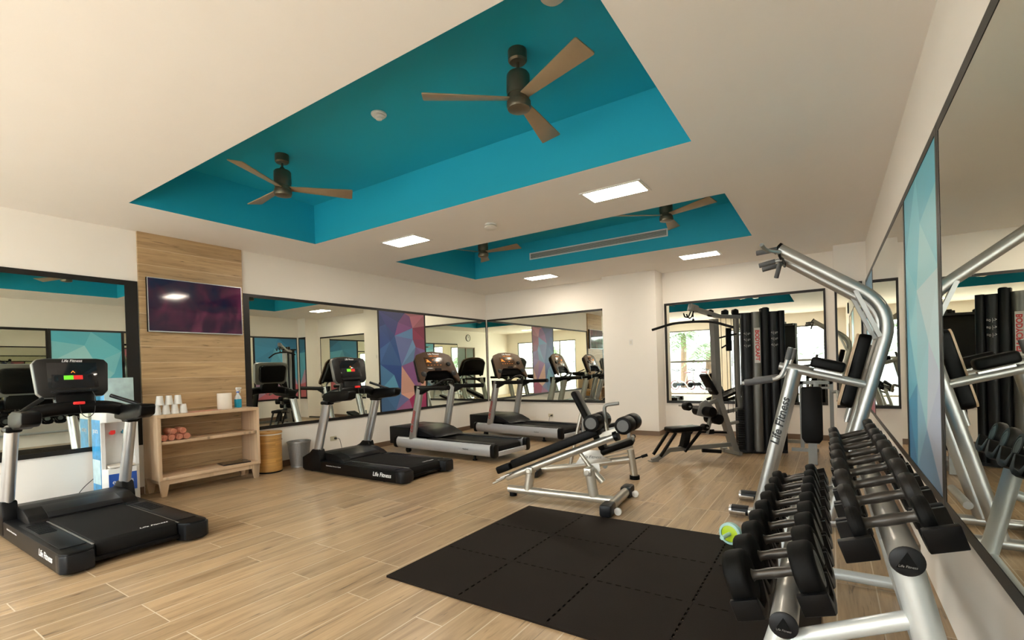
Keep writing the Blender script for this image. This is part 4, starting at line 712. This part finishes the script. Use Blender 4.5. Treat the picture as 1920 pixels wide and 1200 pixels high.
# lime and mint hand grip on the floor behind the rack
t=thing('abdominal_roller','small lime and mint plastic exercise roller on the floor mat beside rack','exercise roller',(3.93,.66,.0155),1.3); t.scale=(1.08,1.08,1.08)
obj('wheel',MB().cyl((0,-.018,.075),(0,.018,.075),.058,seg=28,bev=.006),'yellow',t); obj('tyre',MB().lathe([(.058,-.020),(.075,-.016),(.075,.016),(.058,.020)],c=(0,0,.075),T=AX((0,1,0)),seg=28),'mint',t); obj('handle',MB().cyl((0,-.13,.075),(0,.13,.075),.014),'mint',t)
# ================================================================= OUTDOORS (seen in the mirrors)
def palm(x,y,h,label):
    t=thing('palm_tree',label,'palm tree',(x,y,-.02)); 
    obj('trunk',MB().tube([(0,0,0),(.05,.02,h*.3),(.0,.0,h*.7),(.04,0,h)],.17,seg=12,rs=[.22,.17,.15,.13]),'trunk',t)
    rnd=random.Random(int(y*10)); mb=MB()
    for k in range(16):
        a=2*PI*k/16+rnd.random()*.3; el=rnd.uniform(-.2,1.0); ln=rnd.uniform(1.0,1.4); prev=None; d=V((math.cos(a),math.sin(a),0)); sd=V((-d.y,d.x,0)); P=[]
        for q in range(9): s=q/8; P.append(V((0.04,0,h))+d*ln*s*math.cos(el*.5)+V((0,0,ln*(math.sin(el)*s-1.0*s*s))))
        for q in range(1,9):
            for sg in(-1,1):
                b0=P[q-1]; b1=P[q]; wd=.42*math.sin(PI*min(.95,q/8.5))+.05
                for z in(0,.5): b_=b0.lerp(b1,z); mb.quad(b_,b_.lerp(b1,.22),b_.lerp(b1,.25)+sd*sg*wd+V((0,0,-wd*.5))+d*.12,b_+sd*sg*wd+V((0,0,-wd*.52))+d*.10)
    obj('fronds',mb,'leaf',t,label='green drooping fronds'); return t
palm(-5.8,5.0,2.3,'palm with tan trunk outside the wide window, seen in the mirror'); palm(-8.6,6.9,3.1,'taller palm farther outside the wide window'); palm(-7,-.6,2.6,'palm outside the narrow right window'); palm(-7.6,2.2,2.8,'palm outside behind the middle window')
def bike():
    t=thing('exercise_bike','x','exercise bike')
    obj('frame',MB().tube([(-.35,0,.12),(-.12,0,.45),(.30,0,.62),(.42,0,.12)],.03,fil=.06).tube([(-.12,0,.45),(-.22,0,.92)],.025).tube([(.30,0,.62),(.24,0,1.02)],.025),'bikew',t)
    obj('flywheel',MB().lathe([(.19,-.012),(.235,-.015),(.24,0),(.235,.015),(.19,.012)],c=(.42,0,.36),T=AX((0,1,0)),seg=32),'bikered',t); obj('drive_cover',MB().cyl((.42,-.03,.36),(.42,.03,.36),.12,seg=24).prism(rrect(.5,.14,.06,cx=.15,cy=.40),-.03,.03,XZ(0)),'black',t)
    obj('saddle',MB().prism([(-.14,-.09),(-.14,.09),(-.02,.05),(.12,.02),(.12,-.02),(-.02,-.05)],-.03,.03,Matrix.Translation((-.22,0,.95)),bev=.015),'bikered',t)
    obj('handlebar',MB().tube([(.46,.2,1.12),(.26,.2,1.04),(.24,-.2,1.04),(.46,-.2,1.12)],.016,fil=.06),'black',t); obj('stabiliser',MB().bar([(-.38,-.26,.04),(-.38,.26,.04)],.07,.05).bar([(.48,-.26,.04),(.48,.26,.04)],.07,.05),'bikew',t)
    for s in(-1,1): obj('pedal',MB().cyl((.02,s*.03,.42),(.02,s*.05,.42),.02).bar([(.02,s*.06,.42),(.12*s,s*.06,.27)],.02,.02).box((.12*s,s*.11,.27),(.10,.09,.02)),'black',t)
    return t
b0=bike(); g='burgundy exercise bikes outside the window'; b0['group']=g; b0['label']='exercise bike with burgundy saddle outside, leftmost in the mirror'; b0.location=(-3.6,5.75,-.02); b0.rotation_euler=(0,0,1.9)
dup(b0,(-3.7,5.05,-.02),1.8,'exercise bike with burgundy saddle outside, middle of three in the mirror',g); dup(b0,(-3.9,4.45,-.02),1.7,'exercise bike with burgundy saddle outside, rightmost in the mirror',g)
